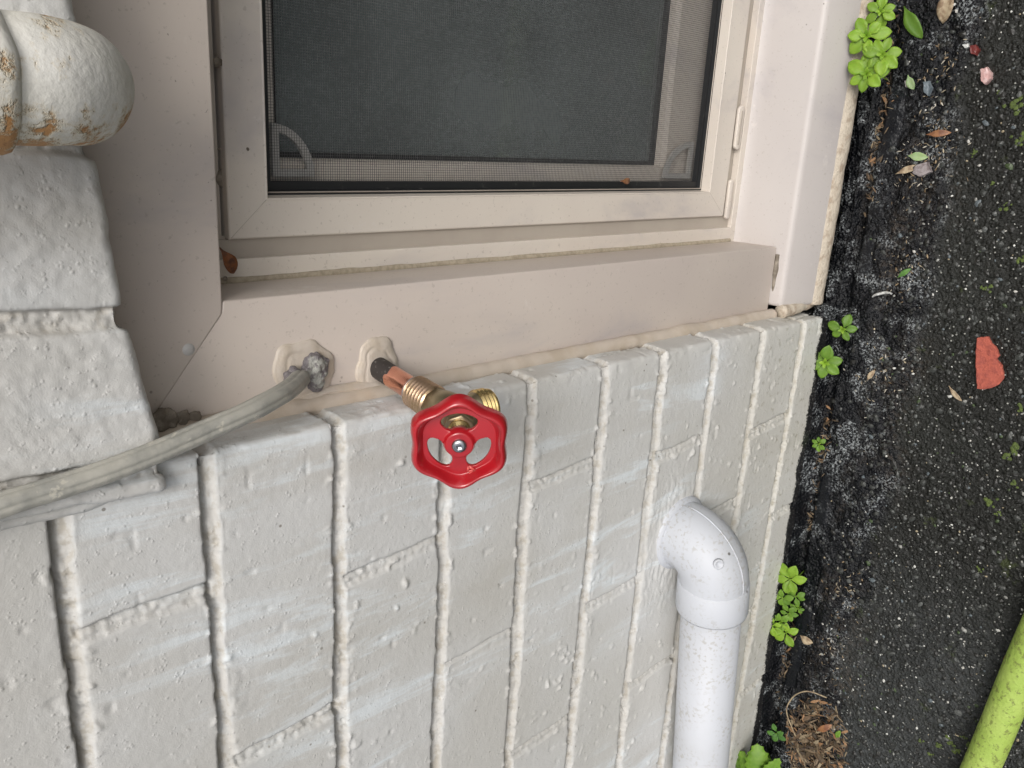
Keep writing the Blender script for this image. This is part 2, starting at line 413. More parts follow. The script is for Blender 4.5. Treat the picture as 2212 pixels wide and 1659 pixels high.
def brick_height(X, Z):
    """height of the painted face above the nominal plane, joint mask and crease mask"""
    xs = X + .0016 * fbm(X * 40, Z * 40, 2, 3)
    t = np.clip((-.02 - X) / .28, -.3, 1.6)
    zs = Z + .0017 * fbm(X * 26, Z * 60, 3, 5) + .0006 * vnoise(X * 160, Z * 160, 8)
    best = np.full(X.shape, 9.); k = np.zeros(X.shape, int)
    h = np.zeros(X.shape); J = np.zeros(X.shape); C = np.zeros(X.shape)
    allz = [BZ0[i] + (BZ1[i] - BZ0[i]) * t for i in range(len(BZ0))]
    for i, zj in enumerate(allz):
        a = zj - zs                           # positive below the joint centre
        sel = np.abs(a) < np.abs(best); best = np.where(sel, a, best)
        k = np.where(zs <= zj, i, k)
    wv = .0040 + .0014 * fbm(X * 24, Z * 24, 3, 11)
    a = best; an = .0007 * fbm(X * 210, Z * 210, 3, 17)
    inn = sstep(-wv - .0003, -wv + .0004, a) * (1 - sstep(wv - .0010, wv + .0006, a + an))
    f_ = np.clip((a + wv) / (2 * wv), 0, 1)
    depth = .0046 * np.exp(-(f_ / .34) ** 2) + .0017 * (1 - sstep(.74, 1.0, f_)) + .0003
    h -= inn * depth
    h -= .0007 * np.exp(-np.maximum(a - wv, 0) / .0011) * (a > 0)
    h -= .0007 * np.exp(-np.maximum(-a - wv, 0) / .0008) * (a < 0)
    # squeezed ridge of paint and mortar along the lower lip, broken here and there
    rg = np.exp(-((a + an * 1.6 - wv - .0002) / .0009) ** 2) * np.clip(.55 + 1.2 * fbm(X * 55, Z * 24, 3, 19), 0, 1.4)
    h += rg * .00065
    C = np.exp(-((a + wv - .0002) / .0008) ** 2) * (.6 + .4 * vnoise(X * 90, Z * 90, 4))
    J = inn
    pit = np.clip(np.abs(fbm(X * 330, Z * 330, 2, 23)) * 2.2 - .55, 0, 1) * np.clip(.4 + fbm(X * 30, Z * 30, 2, 25) * 1.6, 0, 1)
    h += inn * (.0007 * fbm(X * 300, Z * 300, 3, 21) - .0018 * pit)
    smear = np.clip(fbm(X * 38, Z * 20, 3, 27) * 2 - .35, 0, 1) * np.exp(-((a - wv - .004) / .0038) ** 2) * (a > 0)
    h += smear * (.0007 + .0008 * fbm(X * 420, Z * 420, 2, 29))
    # head joints
    hj = np.full(X.shape, 9.)
    kk = k - NUP
    for c in range(-34, 12):
        m = kk == c
        if not m.any(): continue
        x0 = HEAD.get(c, -.0709 if c % 2 == 0 else -.178); L = LEN.get(c, .205)
        xx = xs[m]; r = (xx - x0 + L / 2) % L - L / 2
        slope = 0.06 * (zs[m] - Z[m].mean())
        hj[m] = r + slope
    hn = fbm(X * 60, Z * 60, 3, 31)
    hw = .0040 + .0013 * hn
    hin = (1 - sstep(hw - .0012, hw + .0010, np.abs(hj))) * (1 - inn)
    keep = np.clip(.60 + .75 * fbm(X * 13, Z * 15, 2, 77), .12, 1.25)
    h -= hin * (.0021 * keep + .0014 * np.exp(-((hj - hw * .6) / .0011) ** 2))
    h += hin * keep * .0014 * fbm(X * 430, Z * 430, 3, 41)
    C = np.maximum(C, .55 * np.exp(-((hj - hw) / .0007) ** 2) * (1 - inn) * (hj < .05) * keep)
    J = np.maximum(J, hin * .25)
    # lumps, paint drips and pocks
    h += .0006 * fbm(X * 14, Z * 14, 3, 51) + .00013 * fbm(X * 300, Z * 300, 3, 61)
    lum = np.clip(fbm(X * 150, Z * 150, 2, 71) - .48, 0, 1) * np.clip(fbm(X * 14, Z * 14, 2, 73) + .1, 0, 1)
    h += lum * .009
    sq = np.clip(fbm(X * 260, Z * 230, 2, 81) - .30, 0, 1) * np.exp(-((np.abs(a) - wv - .0015) / .0022) ** 2)
    h += sq * .0030
    pock = np.clip(vnoise(X * 130, Z * 130, 91) - .80, 0, 1); h -= pock * .004
    # mortar daub around the drain elbow
    dx = (X + .165) / .055; dz = (Z + .432) / .036
    g = np.exp(-(dx * dx + dz * dz) ** 1.6)
    h = h * (1 - g) + g * (.0006 + .0011 * fbm(X * 170, Z * 330, 3, 101)); J = J * (1 - g); C = C * (1 - g)
    return h, J, C
def axis(segs):
    out = [segs[0][0]]
    for a, b, st in segs:
        n = max(1, int(round(abs(b - a) / st))); out += list(a + (b - a) * (np.arange(n) + 1) / n)
    return np.array(out)
def wall_sheet(side):
    zs = axis([(2.2, .4, .03), (.4, .09, .006), (.09, -.655, .00105), (-.655, -.72, .004)])
    RV = .031; rad = .0035
    if side == 'left':
        s = axis([(-3.0, -.9, .03), (-.9, -.52, .006), (-.52, 0, .00105), (0, RV + .012, .0009)])
    else:
        s = axis([(-3.0, -.5, .03), (-.5, 0, .007), (0, RV + .012, .003)]); zs = axis([(2.2, .09, .03), (.09, -.72, .004)])
    Sg, Zg = np.meshgrid(s, zs)
    Xp = np.minimum(Sg, 0)
    h, J, C = brick_height(np.where(Sg > 0, -.012 - 0 * Sg, Sg) if False else Sg, Zg)
    # jamb return keeps the bed joints only; no head joint on it
    a0 = math.pi / 2 * rad
    P = np.zeros(Sg.shape + (3,)); N = np.zeros_like(P)
    q = Sg + a0 / 2
    th = np.clip(q / a0, 0, 1) * math.pi / 2
    rr = rad + .0008 * fbm(Zg * 30, Zg * 7, 2, 9)
    P[..., 0] = np.where(q < 0, q - rad, -rad + rad * np.sin(th)); P[..., 1] = np.where(q > a0, rad + (q - a0), rad - rad * np.cos(th))
    P[..., 2] = Zg
    N[..., 0] = np.sin(th); N[..., 1] = -np.cos(th)
    # chipped arris
    arr = np.exp(-(Sg / .006) ** 2); h = h - arr * (.0008 + .0012 * np.clip(fbm(Zg * 90, Sg * 90, 3, 13), 0, 1))
    P += N * h[..., None]
    if side == 'right': P[..., 0] = .765 - P[..., 0]
    return P, J, C
P, J, C = wall_sheet('left')
wall = link('brick_wall', grid_mesh('brick_wall', P, {'joint': J, 'crease_shade': C}, flip=True), 'wall')
tag(wall, 'off-white painted brick wall beside the window, running down to the black tar', 'wall')
P, J, C = wall_sheet('right')
o = link('wall_section', grid_mesh('wall_section', P, {'joint': J, 'crease_shade': C}, flip=False), 'wall', wall)
# wall above the arch
bm = bmesh.new(); box(bm, -.02, .79, .002, .10, .088, 2.2)
link('wall_section', bm_mesh('wall_section_above', bm), 'wall', wall, smooth=False)
# wall core so the sheets have thickness
bm = bmesh.new(); box(bm, -3.0, -.004, .044, .24, -.72, 2.2); box(bm, .769, 3.7, .044, .24, -.72, 2.2); box(bm, -3.05, -3.0, 0, .24, -.72, 2.2); box(bm, 3.76, 3.8, 0, .24, -.72, 2.2)
link('wall_core', bm_mesh('wall_core', bm), 'wall', wall, smooth=False)

# segmental rowlock arch over the window, a child of the wall
def arch_sheet():
    XC, RA, Z0 = .3825, 3.3, -.0155
    us = axis([(-.016, .215, .0009), (.215, .781, .003)])      # along the opening
    vs = axis([(.092, -.0004, .0010), (-.0004, -.045, .0010)])  # v>0 up the face, v<0 under the soffit
    U, Vv = np.meshgrid(us, vs)
    ze = Z0 - (U - XC) ** 2 / (2 * RA) + .0009 * fbm(U * 45, U * 3, 2, 201)
    ze = ze - .004 * np.exp(-((U - .008) / .03) ** 2)
    rad = .0045; a0 = rad * math.pi / 2
    q = -Vv + a0 / 2; th = np.clip(q / a0, 0, 1) * math.pi / 2
    X = U - (U - XC) / RA * np.maximum(Vv, 0) * .35
    base = -.0085
    Y = np.where(q > a0, rad + (q - a0), rad - rad * np.cos(th)) + base
    Zz = np.where(q < 0, ze - q + rad, ze + rad - rad * np.sin(th))
    N = np.zeros(U.shape + (3,)); N[..., 1] = -np.cos(th); N[..., 2] = -np.sin(th)
    # joints across the arch
    pit = .0660; jn = U + .0014 * fbm(U * 50, Vv * 50, 3, 211) - Vv * .04
    r = (jn - .0665 + pit / 2) % pit - pit / 2
    w = .0042 + .0010 * fbm(U * 30, Vv * 60, 2, 221)
    inn = 1 - sstep(w - .0008, w + .0010, np.abs(r))
    h = -inn * .0030 + inn * .0016 * fbm(U * 300, Vv * 300, 3, 231)
    h -= .0012 * np.exp(-np.maximum(np.abs(r) - w, 0) / .0018)
    C = .7 * np.exp(-((r - w) / .0008) ** 2) * (.5 + .5 * vnoise(U * 80, Vv * 120, 6))
    h += .0006 * fbm(U * 22, Vv * 22, 3, 241) + .00045 * fbm(U * 230, Vv * 230, 3, 251)
    h -= np.exp(-(Vv / .004) ** 2) * .0012 * np.clip(fbm(U * 110, Vv * 50, 3, 261), 0, 1)
    # left end dies into the wall face
    e = 1 - sstep(-.0165, -.0075, U - .002 * fbm(Vv * 60, U * 5, 2, 271))
    e2 = sstep(.762, .78, U)
    P = np.stack([X, Y, Zz], -1) + N * h[..., None]
    e = np.maximum(e ** 2, e2)
    P[..., 1] += e * .0150
    P[..., 2] += e * .010 * (Vv < .0) * (U < .1)
    return P, np.minimum(inn * .7, 1), C
P, J, C = arch_sheet()
o = link('brick_arch', grid_mesh('brick_arch', P, {'joint': J, 'crease_shade': C}, flip=True), 'wall', wall)
o['label'] = 'arch of upright painted bricks over the window head'

# ================================================================== GROUND
GZ = -.655
def ground_sheet():
    xs = axis([(-40, -8, 4), (-8, -1, .35), (-1, -.62, .012), (-.62, .36, .0016), (.36, 1.2, .012), (1.2, 8, .35), (8, 40, 4)])
    ys = axis([(.16, .02, .01), (.02, -.40, .0014), (-.40, -1.2, .012), (-1.2, -8, .35), (-8, -40, 4)])
    X, Y = np.meshgrid(xs, ys)
    d = -Y
    near = (1 - sstep(.6, 1.5, np.abs(X))) * (1 - sstep(.5, 1.2, d))
    wob = .006 * fbm(X * 9, X * 1.3, 3, 301)
    tarw = .088 + .030 * fbm(X * 12, Y * 5, 3, 303)
    tar = 1 - sstep(tarw - .012, tarw + .004, d)
    h = .0013 * fbm(X * 60, Y * 60, 3, 311) + .0009 * fbm(X * 300, Y * 300, 3, 321)
    # tar: lumpy
    hl = .0045 * np.clip(fbm(X * 45, Y * 70, 4, 331), -.5, 1) + .0022 * np.abs(fbm(X * 160, Y * 160, 3, 341))
    h = h * (1 - tar) + (hl + .002) * tar
    # smooth rope of tar
    c = .0215 + .0035 * fbm(X * 14, X * 2, 2, 351); rw = .0085 + .0050 * fbm(X * 26, X * 4, 3, 353) + .0012 * fbm(X * 130, Y * 60, 2, 355)
    pres = .8 * sstep(.06, .30, fbm(X * 19, X * 3, 2, 361) + .10 + 0 * X)
    rp = np.clip(1 - ((d - c) / rw) ** 2, 0, 1)
    rope = sstep(0, .35, rp) * pres
    h = h * (1 - rope) + rope * (.0010 + .0022 * np.sqrt(rp) + .0022 * fbm(X * 34, Y * 40, 3, 371))
    # groove against the wall
    gr = np.exp(-((d - .008) / .0055) ** 4) * (.6 + .4 * fbm(X * 25, Y * 10, 2, 381))
    h -= gr * .011
    # tar running up the wall foot
    up = np.clip(.004 - d, 0, .007) * (X < .008)
    h += up * 2.2 - .004 * (X > .008) * (d < .0)
    h = np.where(d < -.012, -.01, h)
    soil = np.clip(fbm(X * 22, Y * 30, 3, 391) * 1.6 + .1, 0, 1) * (sstep(.03, .04, d) * (1 - sstep(.07, .10, d)) * .8 + gr * .5)
    dry = sstep(-.16, -.30, X + .25 * (d - .12)) * sstep(.05, .09, d) * (1 - sstep(.17, .30, d)) * (.5 + .5 * fbm(X * 9, Y * 9, 3, 395))
    Z = GZ + h * near - .0 * d
    return np.stack([X, Y, Z], -1), {'tar': tar * (1 - .0 * rope) * near, 'ridge': rope * near, 'soil': soil * near, 'dry': np.clip(dry, 0, 1)}
GP, GA = ground_sheet()
g = link('ground', grid_mesh('ground', GP, GA, flip=True), 'ground'); tag(g, 'wet dark asphalt ground with a tarred seam along the wall', 'ground', kind='structure')
from bisect import bisect
gx = GP[0, :, 0]; gy = GP[:, 0, 1]
def gz(x, y):
    i = min(max(int(np.searchsorted(gx, x)), 0), len(gx) - 1); j = min(max(int(np.searchsorted(-gy, -y)), 0), len(gy) - 1)
    return float(GP[j, i, 2])
def G(u, v, lift=0):
    p = on(2, GZ + lift, u, v); return Vector((p[0], p[1], max(gz(p[0], p[1]), GZ) + lift))

# loose grit: nobody could count it
def grit():
    n = 13000
    base = [(0, 0, 1)] + [(math.cos(a) * .9, math.sin(a) * .9, .35) for a in np.arange(5) * 1.2566] + [(math.cos(a + .6), math.sin(a + .6), -.4) for a in np.arange(5) * 1.2566] + [(0, 0, -.8)]
    fc = [(0, 1 + i, 1 + (i + 1) % 5) for i in range(5)] + [(1 + i, 6 + i, 1 + (i + 1) % 5) for i in range(5)] + [(1 + (i + 1) % 5, 6 + i, 6 + (i + 1) % 5) for i in range(5)] + [(11, 6 + (i + 1) % 5, 6 + i) for i in range(5)]
    B = np.array(base); vs = []; fs = []; cols = []
    pal = [(.018, .018, .016)] * 9 + [(.042, .045, .041)] * 7 + [(.10, .105, .10)] * 3 + [(.27, .27, .25)] * 2 + [(.5, .49, .45), (.62, .62, .58), (.36, .30, .2), (.10, .12, .13), (.05, .075, .03)]
    for i in range(n):
        x = rng.uniform(-.60, .34); d = .012 + rng.random() * .36
        s = float(np.exp(rng.normal(math.log(.00085), .40))) ; s = min(s, .0024)
        big = i % 4 == 0
        if big: s = rng.uniform(.0013, .0026)
        c = pal[rng.integers(len(pal))] if not big else pal[rng.integers(16)]
        if c[0] > .25: s *= .72
        if d < .045 and rng.random() < .8: continue
        a = rng.uniform(0, 6.28); ca, sa = math.cos(a), math.sin(a)
        Q = B * (1 + rng.uniform(-.25, .25, B.shape)) * np.array([s * rng.uniform(.8, 1.7), s, s * .6])
        Q = np.stack([Q[:, 0] * ca - Q[:, 1] * sa, Q[:, 0] * sa + Q[:, 1] * ca, Q[:, 2]], -1) + np.array([x, -d, gz(x, -d) + s * (.25 if not big else -.05)])
        b = len(vs) * 12; vs.append(Q); fs += [tuple(b + k for k in f) for f in fc]; cols += [c] * 12
    me = bpy.data.meshes.new('gravel'); me.from_pydata(np.concatenate(vs).tolist(), [], fs)
    at = me.color_attributes.new('Col', 'FLOAT_COLOR', 'POINT')
    at.data.foreach_set('color', np.array([c + (1,) for c in cols], dtype=np.float32).reshape(-1))
    o = link('gravel', me, 'grit', smooth=False); tag(o, 'fine loose grit and stone chips scattered over the wet asphalt', 'gravel', kind='stuff')
grit()

# ================================================================== WINDOW
win = bpy.data.objects.new('window', None); COL.objects.link(win); win.location = (0, 0, 0)
tag(win, 'beige framed basement window with a black insect screen, set in the brick wall', 'window')
XR = .7035; ZB = -.587; YF = .029; YI = .071
def pan(name, poly, y0=YF, th=.012, mat='frame', w=.0011):
    bm = bmesh.new(); extrude_poly(bm, [(x, y0, z) for x, z in poly], (0, th, 0))
    return bevel(link(name, bm_mesh(name, bm), mat, win), w, 3)
pan('frame_jamb', [(-.004, -.012), (-.004, ZB), (.0613, ZB), (.0613, -.0862), (.0558, -.0853), (.0107, -.0503)], YF + .0008, .0435)
pan('frame_jamb', [(.769, -.012), (.769, ZB), (XR, ZB), (XR, -.0862), (.709, -.0853), (.754, -.0503)], YF + .0008, .0435)
pan('frame_head', [(.0102, -.0503), (.0552, -.0853), (.0617, -.0857), (XR - .0004, -.0857), (.7098, -.0853), (.7548, -.0503), (.77, -.01), (-.004, -.01)], YF, .0445)
def ring(name, loops, mat, parent=win):
    """loops: (x inset edge left, z top, z bottom, y); mirrored on the right"""
    bm = bmesh.new(); R = []
    for xl, zt, zb, y in loops:
        xr = .765 - xl
        R.append([bm.verts.new(p) for p in ((xl, y, zt), (xr, y, zt), (xr, y, zb), (xl, y, zb))])
    for a, b in zip(R, R[1:]):
        for i in range(4):
            j = (i + 1) % 4
            bm.faces.new((a[i], a[j], b[j], b[i]))
    bmesh.ops.remove_doubles(bm, verts=bm.verts[:], dist=1e-6)
    me = bm_mesh(name, bm)
    return link(name, me, mat, parent, smooth=False)
o = ring('frame_liner', [(.0560, -.080, -.590, .0705), (.0737, -.0970, -.5745, .0705), (.0737, -.0970, -.5745, .0770)], 'sash'); bevel(o, .0007, 2)
o = ring('recess_strip', [(.0737, -.0970, -.5745, .0772), (.0850, -.108, -.5600, .0772)], 'recess')
o = ring('sash_frame', [(.0838, -.1095, -.5612, .0850), (.0838, -.1095, -.5612, .0718), (.0846, -.1103, -.5605, .0710), (.1038, -.1305, -.5372, .0710), (.1044, -.1311, -.5366, .0706),
                       (.1050, -.1317, -.5360, .0710), (.1056, -.1320, -.5356, .0800)], 'sash'); bevel(o, .0004, 2, 25)
o = ring('gasket', [(.1054, -.1318, -.5358, .0797), (.1078, -.1345, -.5335, .0800), (.1082, -.1350, -.5332, .0825), (.1125, -.139, -.5305, .0825), (.1127, -.1392, -.5303, .0862)], 'gasket')
o = ring('gasket', [(.1066, -.1331, -.5346, .0799), (.1070, -.1335, -.5342, .0794), (.1074, -.1339, -.5338, .0799)], 'recess')
o = ring('inner_frame', [(.1120, -.1385, -.5400, .0935), (.1225, -.1480, -.5000, .0935), (.1240, -.1495, -.4960, .0960), (.1250, -.1505, -.4940, .1060)], 'sash')
o = ring('glazing_strip', [(.1245, -.1500, -.4935, .1000), (.1275, -.153, -.4900, .1003), (.1275, -.153, -.4900, .1035)], 'gasket')
bm = bmesh.new(); box(bm, .13, .635, .1100, .1130, -.4850, -.4770); link('grey_bar', bm_mesh('grey_bar', bm), 'gusset', win, smooth=False)  # thin grey bar behind the glass, near the sill
bm = bmesh.new(); box(bm, .124, .641, .1042, .1072, -.496, -.147); link('glass', bm_mesh('glass', bm), 'glass', win, smooth=False)
# insect screen: woven wires
def screen():
    bm = None; vs = []; fs = []
    y = .0856; w = .000115; x0, x1, z0, z1 = .1118, .6532, -.5308, -.1380; p = .00150
    def bar(a, b, hw, yy, hor):
        k = len(vs)
        if hor: q = [(a, yy, b[2] - hw), (b[0], yy, b[2] - hw), (b[0], yy, b[2] + hw), (a, yy, b[2] + hw)]
        else: q = [(b[0] - hw, yy, a), (b[0] + hw, yy, a), (b[0] + hw, yy, b[2]), (b[0] - hw, yy, b[2])]
        vs.extend(q); vs.extend([(c[0], c[1] + .00022, c[2]) for c in q])
        for f in ((0, 1, 2, 3), (7, 6, 5, 4), (0, 4, 5, 1), (1, 5, 6, 2), (2, 6, 7, 3), (3, 7, 4, 0)): fs.append(tuple(k + i for i in f))
    n = int((z1 - z0) / p)
    for i in range(n + 1): z = z0 + i * p; bar(x0, (x1, 0, z), w, y, True)
    n = int((x1 - x0) / p)
    for i in range(n + 1): x = x0 + i * p; bar(z0, (x, 0, z1), w, y + .00011, False)
    me = bpy.data.meshes.new('insect_screen'); me.from_pydata(vs, [], fs)
    return link('insect_screen', me, 'wire', win, smooth=False)
scr = screen()
# corner gussets behind the screen
def gusset(cx, cz, sx, sz, rx, rz):
    bm = bmesh.new(); out = []; inn = []; n = 18; t = .0042
    pts = [(cx, cz)] + [(cx + sx * rx * math.cos(a), cz + sz * rz * math.sin(a)) for a in np.linspace(0, math.pi / 2, n)]
    th = [(cx + sx * t * .9, cz + sz * t * .9)] + [(cx + sx * max((rx - t) * math.cos(a), t * .9), cz + sz * max((rz - t) * math.sin(a), t * .9)) for a in np.linspace(0, math.pi / 2, n)]
    y = .0872
    A = [bm.verts.new((x, y, z)) for x, z in pts]; B = [bm.verts.new((x, y, z)) for x, z in th]
    A2 = [bm.verts.new((x, y + .003, z)) for x, z in pts]; B2 = [bm.verts.new((x, y + .003, z)) for x, z in th]
    m = len(A)
    for i in range(m):
        j = (i + 1) % m
        for q in ((A[i], A[j], B[j], B[i]), (A2[i], B2[i], B2[j], A2[j]), (A[i], A2[i], A2[j], A[j]), (B[i], B[j], B2[j], B2[i])):
            try: bm.faces.new(q)
            except ValueError: pass
    return link('corner_bracket', bm_mesh('corner_bracket', bm), 'gusset', scr, smooth=False)
gusset(.1150, -.1435, 1, -1, .028, .0255); gusset(.1150, -.5285, 1, 1, .030, .036)
gusset(.650, -.1435, -1, -1, .028, .0255); gusset(.650, -.5285, -1, 1, .030, .036)
# weep hole covers on the lower rail
def capsule(cx, cz, L, w, y, th, ang=0):
    bm = bmesh.new(); pts = []
    for k in range(24):
        a = 2 * math.pi * k / 24; x = math.cos(a) * w / 2 + (L / 2 - w / 2) * (1 if math.cos(a) > 0 else -1); z = math.sin(a) * w / 2
        pts.append((cx + x, y, cz + z + x * ang))
    extrude_poly(bm, pts, (0, th, 0)); return bm
o = link('weep_cover', bm_mesh('weep_cover', capsule(.1585, -.5665, .036, .0085, .0690, .003)), 'sash', win); bevel(o, .0008, 2)
o2 = link('slot', bm_mesh('slot', capsule(.1585, -.5662, .028, .0026, .0684, .002)), 'recess', o); bevel(o2, .0004, 2)
o = link('weep_cover', bm_mesh('weep_cover', capsule(.0985, -.5655, .034, .0060, .0692, .003)), 'sash', win); bevel(o, .0008, 2)
# sill
def sill():
    prof = [(.0900, -.572), (.0720, -.5800), (.0700, -.5820), (.0600, -.5835), (.0240, -.5893), (.0212, -.5898), (.0196, -.5912), (.0186, -.5940), (.0108, -.6275), (.0106, -.640), (.03, -.650), (.09, -.650)]
    xs = [.0095, .0105] + list(np.linspace(.0125, .0600, 6)) + list(np.linspace(.08, .70, 14)) + [.7525, .7545, .7555]
    bm = bmesh.new(); R = []
    for x in xs:
        e = .002 if x in (.0095, .7555) else (.0006 if x in (.0105, .7545) else 0)
        R.append([bm.verts.new((x, y + (e if y < .05 else 0), z - (e if z > -.6 else 0))) for y, z in prof])
    for a, b in zip(R, R[1:]):
        for i in range(len(prof) - 1): bm.faces.new((a[i], a[i + 1], b[i + 1], b[i]))
    bm.faces.new(R[0]); bm.faces.new(R[-1][::-1])
    return link('sill', bm_mesh('sill', bm), 'sill', win)
sl_o = sill(); bevel(sl_o, .0006, 2, 40)
MT['grime'] = m_simple('grime', (.15, .125, .095, 1), .7, c2=(.27, .235, .19, 1), sc=180)
# sealant strips
def bead(name, pts, r, mat, wob=.25, fl=1.0, seed=1, seg=12, dense=.0015):
    P = [Vector(p) for p in pts]; Q = []
    for a, b in zip(P, P[1:]):
        n = max(2, int((b - a).length / dense))
        for i in range(n): Q.append(a.lerp(b, i / n))
    Q.append(P[-1]); R = []
    for i, q in enumerate(Q):
        k = mnoise.noise(Vector((i * .045, seed, 0))) + .5 * mnoise.noise(Vector((i * .17, seed + 5, 0)))
        R.append(r * (1 + wob * k)); Q[i] = q + Vector((mnoise.noise(Vector((i * .06, seed + 9, 0))), 0, mnoise.noise(Vector((i * .06, seed + 13, 0))))) * min(r, .004) * .22
    bm = bmesh.new(); sweep(bm, Q, R, seg)
    return link(name, bm_mesh(name, bm), mat, win)
bead('sealant', [(.0010, YF - .0010, -.045), (.0010, YF - .0010, -.30), (.0010, YF - .0010, -.592)], .0056, 'caulk', .13, seed=2)
bead('sealant', [(.0622, .0716, -.088), (.0620, .0716, -.575)], .0024, 'sand', .2, seed=4)
bead('sealant', [(.062, .0716, -.5835), (.35, .0716, -.5835), (.70, .0716, -.5835)], .0016, 'grime', .5, seed=6)
bead('sealant', [(.0095, .0205, -.6385), (.14, .0200, -.6385), (.30, .0200, -.6385), (.60, .0200, -.6385), (.755, .0205, -.6385)], .0135, 'caulk_cream', .05, seed=8, seg=28)
bead('sealant', [(.0050, .020, -.592), (.007, .018, -.612), (.010, .019, -.640)], .0062, 'caulk_cream', .5, seed=10)
bead('sealant', [(.0550, .0290, -.5885), (.0130, .0290, -.5905)], .0018, 'grime', .6, seed=12)
# mounds of caulk round the cable and the tap pipe
def mound(name, c, rx, rz, hgt, mat, seed, hole=None, ridge=.35, low=None):
    n = 56; m = 26; P = np.zeros((m, n + 1, 3))
    for i in range(m):
        for k in range(n + 1):
            a = 2 * math.pi * (k % n) / n; f = i / (m - 1)
            w = 1 + .30 * mnoise.noise(Vector((math.cos(a) * 1.3, math.sin(a) * 1.3, seed))) + .07 * mnoise.noise(Vector((math.cos(a) * 4, math.sin(a) * 4, seed)))
            x = math.cos(a) * rx * f * w; z = math.sin(a) * rz * f * w
            hh = hgt * (1 - f ** 3.2) * (1 + .35 * mnoise.noise(Vector((x * 90, z * 90, seed)))) + hgt * .10 * math.exp(-((f - .80) / .07) ** 2)
            hh -= hgt * .22 * math.exp(-((f - .62 - .06 * math.sin(3 * a)) / .05) ** 2)
            P[i, k] = (c[0] + x, c[1] - hh + (.0012 if i == m - 1 else 0), c[2] + z)
    return link(name, grid_mesh(name, P, flip=True), mat, win)
mound('sealant', (.0190, YF, -.1278), .0195, .0180, .0021, 'caulk_yellow', 3.3)
mound('sealant', (.0165, YF, -.1725), .0165, .0150, .0021, 'caulk_yellow', 7.1)
mound('sealant', (.0000, YF - .001, -.1500), .0095, .042, .0042, 'caulk_yellow', 9.4)
# round screw cap on the head frame, orange leaf scrap in the track
bm = bmesh.new(); lathe(bm, (.0402, YF - .0004, -.0682), (0, 1, 0), [(0, .0028), (.0006, .0030), (.003, .0030)], 28); o = link('screw_cap', bm_mesh('screw_cap', bm), 'whitepaint', win)
# welded mitre seams and grime spots
for (x0, z0, x1, z1) in ((.1046, -.1313, .0848, -.1105), (.1046, -.5364, .0848, -.5603)):
    bm = bmesh.new(); sweep(bm, [(x0, .0710, z0), (x1, .0711, z1)], .00016, 8); link('weld_seam', bm_mesh('weld_seam', bm), 'recess', win)
for (u, v, yy, rr, e) in ((470, 134, .0705, .0022, 1.1), (480, 388, .0770, .0030, 1.6), (473, 322, .0705, .0007, 1), (535, 322, .0708, .0006, 1.4), (486, 602, .060, .0012, 1)):
    p = on(1, yy, u, v); bm = bmesh.new(); ring_ = []
    for k in range(26):
        a = 2 * math.pi * k / 26; q = rr * (1 + .35 * mnoise.noise(Vector((math.cos(a) * 1.7, math.sin(a) * 1.7, u))))
        ring_.append((p[0] + math.cos(a) * q * e, yy - .0004, p[2] + math.sin(a) * q))
    extrude_poly(bm, ring_, (0, .0006, 0)); link('grime_spot', bm_mesh('grime_spot', bm), 'grime', win)
# dark room behind the glass
bm = bmesh.new()
for q in ([(-.1, .30, -.75), (.9, .30, -.75), (.9, .30, .1), (-.1, .30, .1)],):
    extrude_poly(bm, q, (0, .05, 0))
box(bm, -.1, .9, .115, .30, -.80, -.76); box(bm, -.1, .9, .115, .30, .1, .14); box(bm, -.14, -.1, .115, .30, -.8, .14); box(bm, .9, .94, .115, .30, -.8, .14)
o = link('room', bm_mesh('room', bm), 'room', smooth=False); tag(o, 'dark interior behind the window glass', 'room', kind='structure')
# wall behind window frame edges (between frame and room)
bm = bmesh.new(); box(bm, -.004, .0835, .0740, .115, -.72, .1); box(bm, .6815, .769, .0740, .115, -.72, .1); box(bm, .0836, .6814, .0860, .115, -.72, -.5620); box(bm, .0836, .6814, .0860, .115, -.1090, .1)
link('frame_backing', bm_mesh('frame_backing', bm), 'recess', win, smooth=False)

# ================================================================== HOSE TAP
tap = bpy.data.objects.new('hose_tap', None); COL.objects.link(tap)
S0 = V(on(1, .029, 815, 793)); Bc = Vector((.0054, -.0350, -.1765)); d1 = (Bc - S0).normalized()
tap.location = S0; tag(tap, 'brass garden tap with a red wavy handwheel on a copper pipe', 'tap')
def tlink(name, bm, mat, parent=tap):
    me = bm_mesh(name, bm); me.transform(Matrix.Translation(-S0)); return link(name, me, mat, parent)
bm = bmesh.new(); R_ = lathe(bm, S0 - d1 * .03, d1, [(s, .0062) for s in np.linspace(0, .066, 130)], 96)
ly = {}
me = None
lay = bm.verts.layers.float.new('burn')
for v in bm.verts:
    s = (v.co - S0).dot(d1); v[lay] = 1 - max(0, min(1, (s - .005) / .018))
cp = tlink('copper_pipe', bm, 'copper')
bm = bmesh.new(); lathe(bm, S0 + d1 * .0308, d1, [(0, .0062), (.0004, .0070), (.0016, .0078), (.0026, .0082)], 40); tlink('solder_ring', bm, 'solder')
# tapered pipe thread
bm = bmesh.new(); prof = [(0, .0074)]; n = 7
for i in range(n):
    s = .0005 + i * .0024; r = .0087 + i * .00008; prof += [(s, r - .0010), (s + .0010, r + .0004), (s + .0014, r + .0004), (s + .0023, r - .0010)]
prof += [(.0175, .0080)]
lathe(bm, S0 + d1 * .0330, d1, prof, 56); tlink('pipe_thread', bm, 'brass_thread')
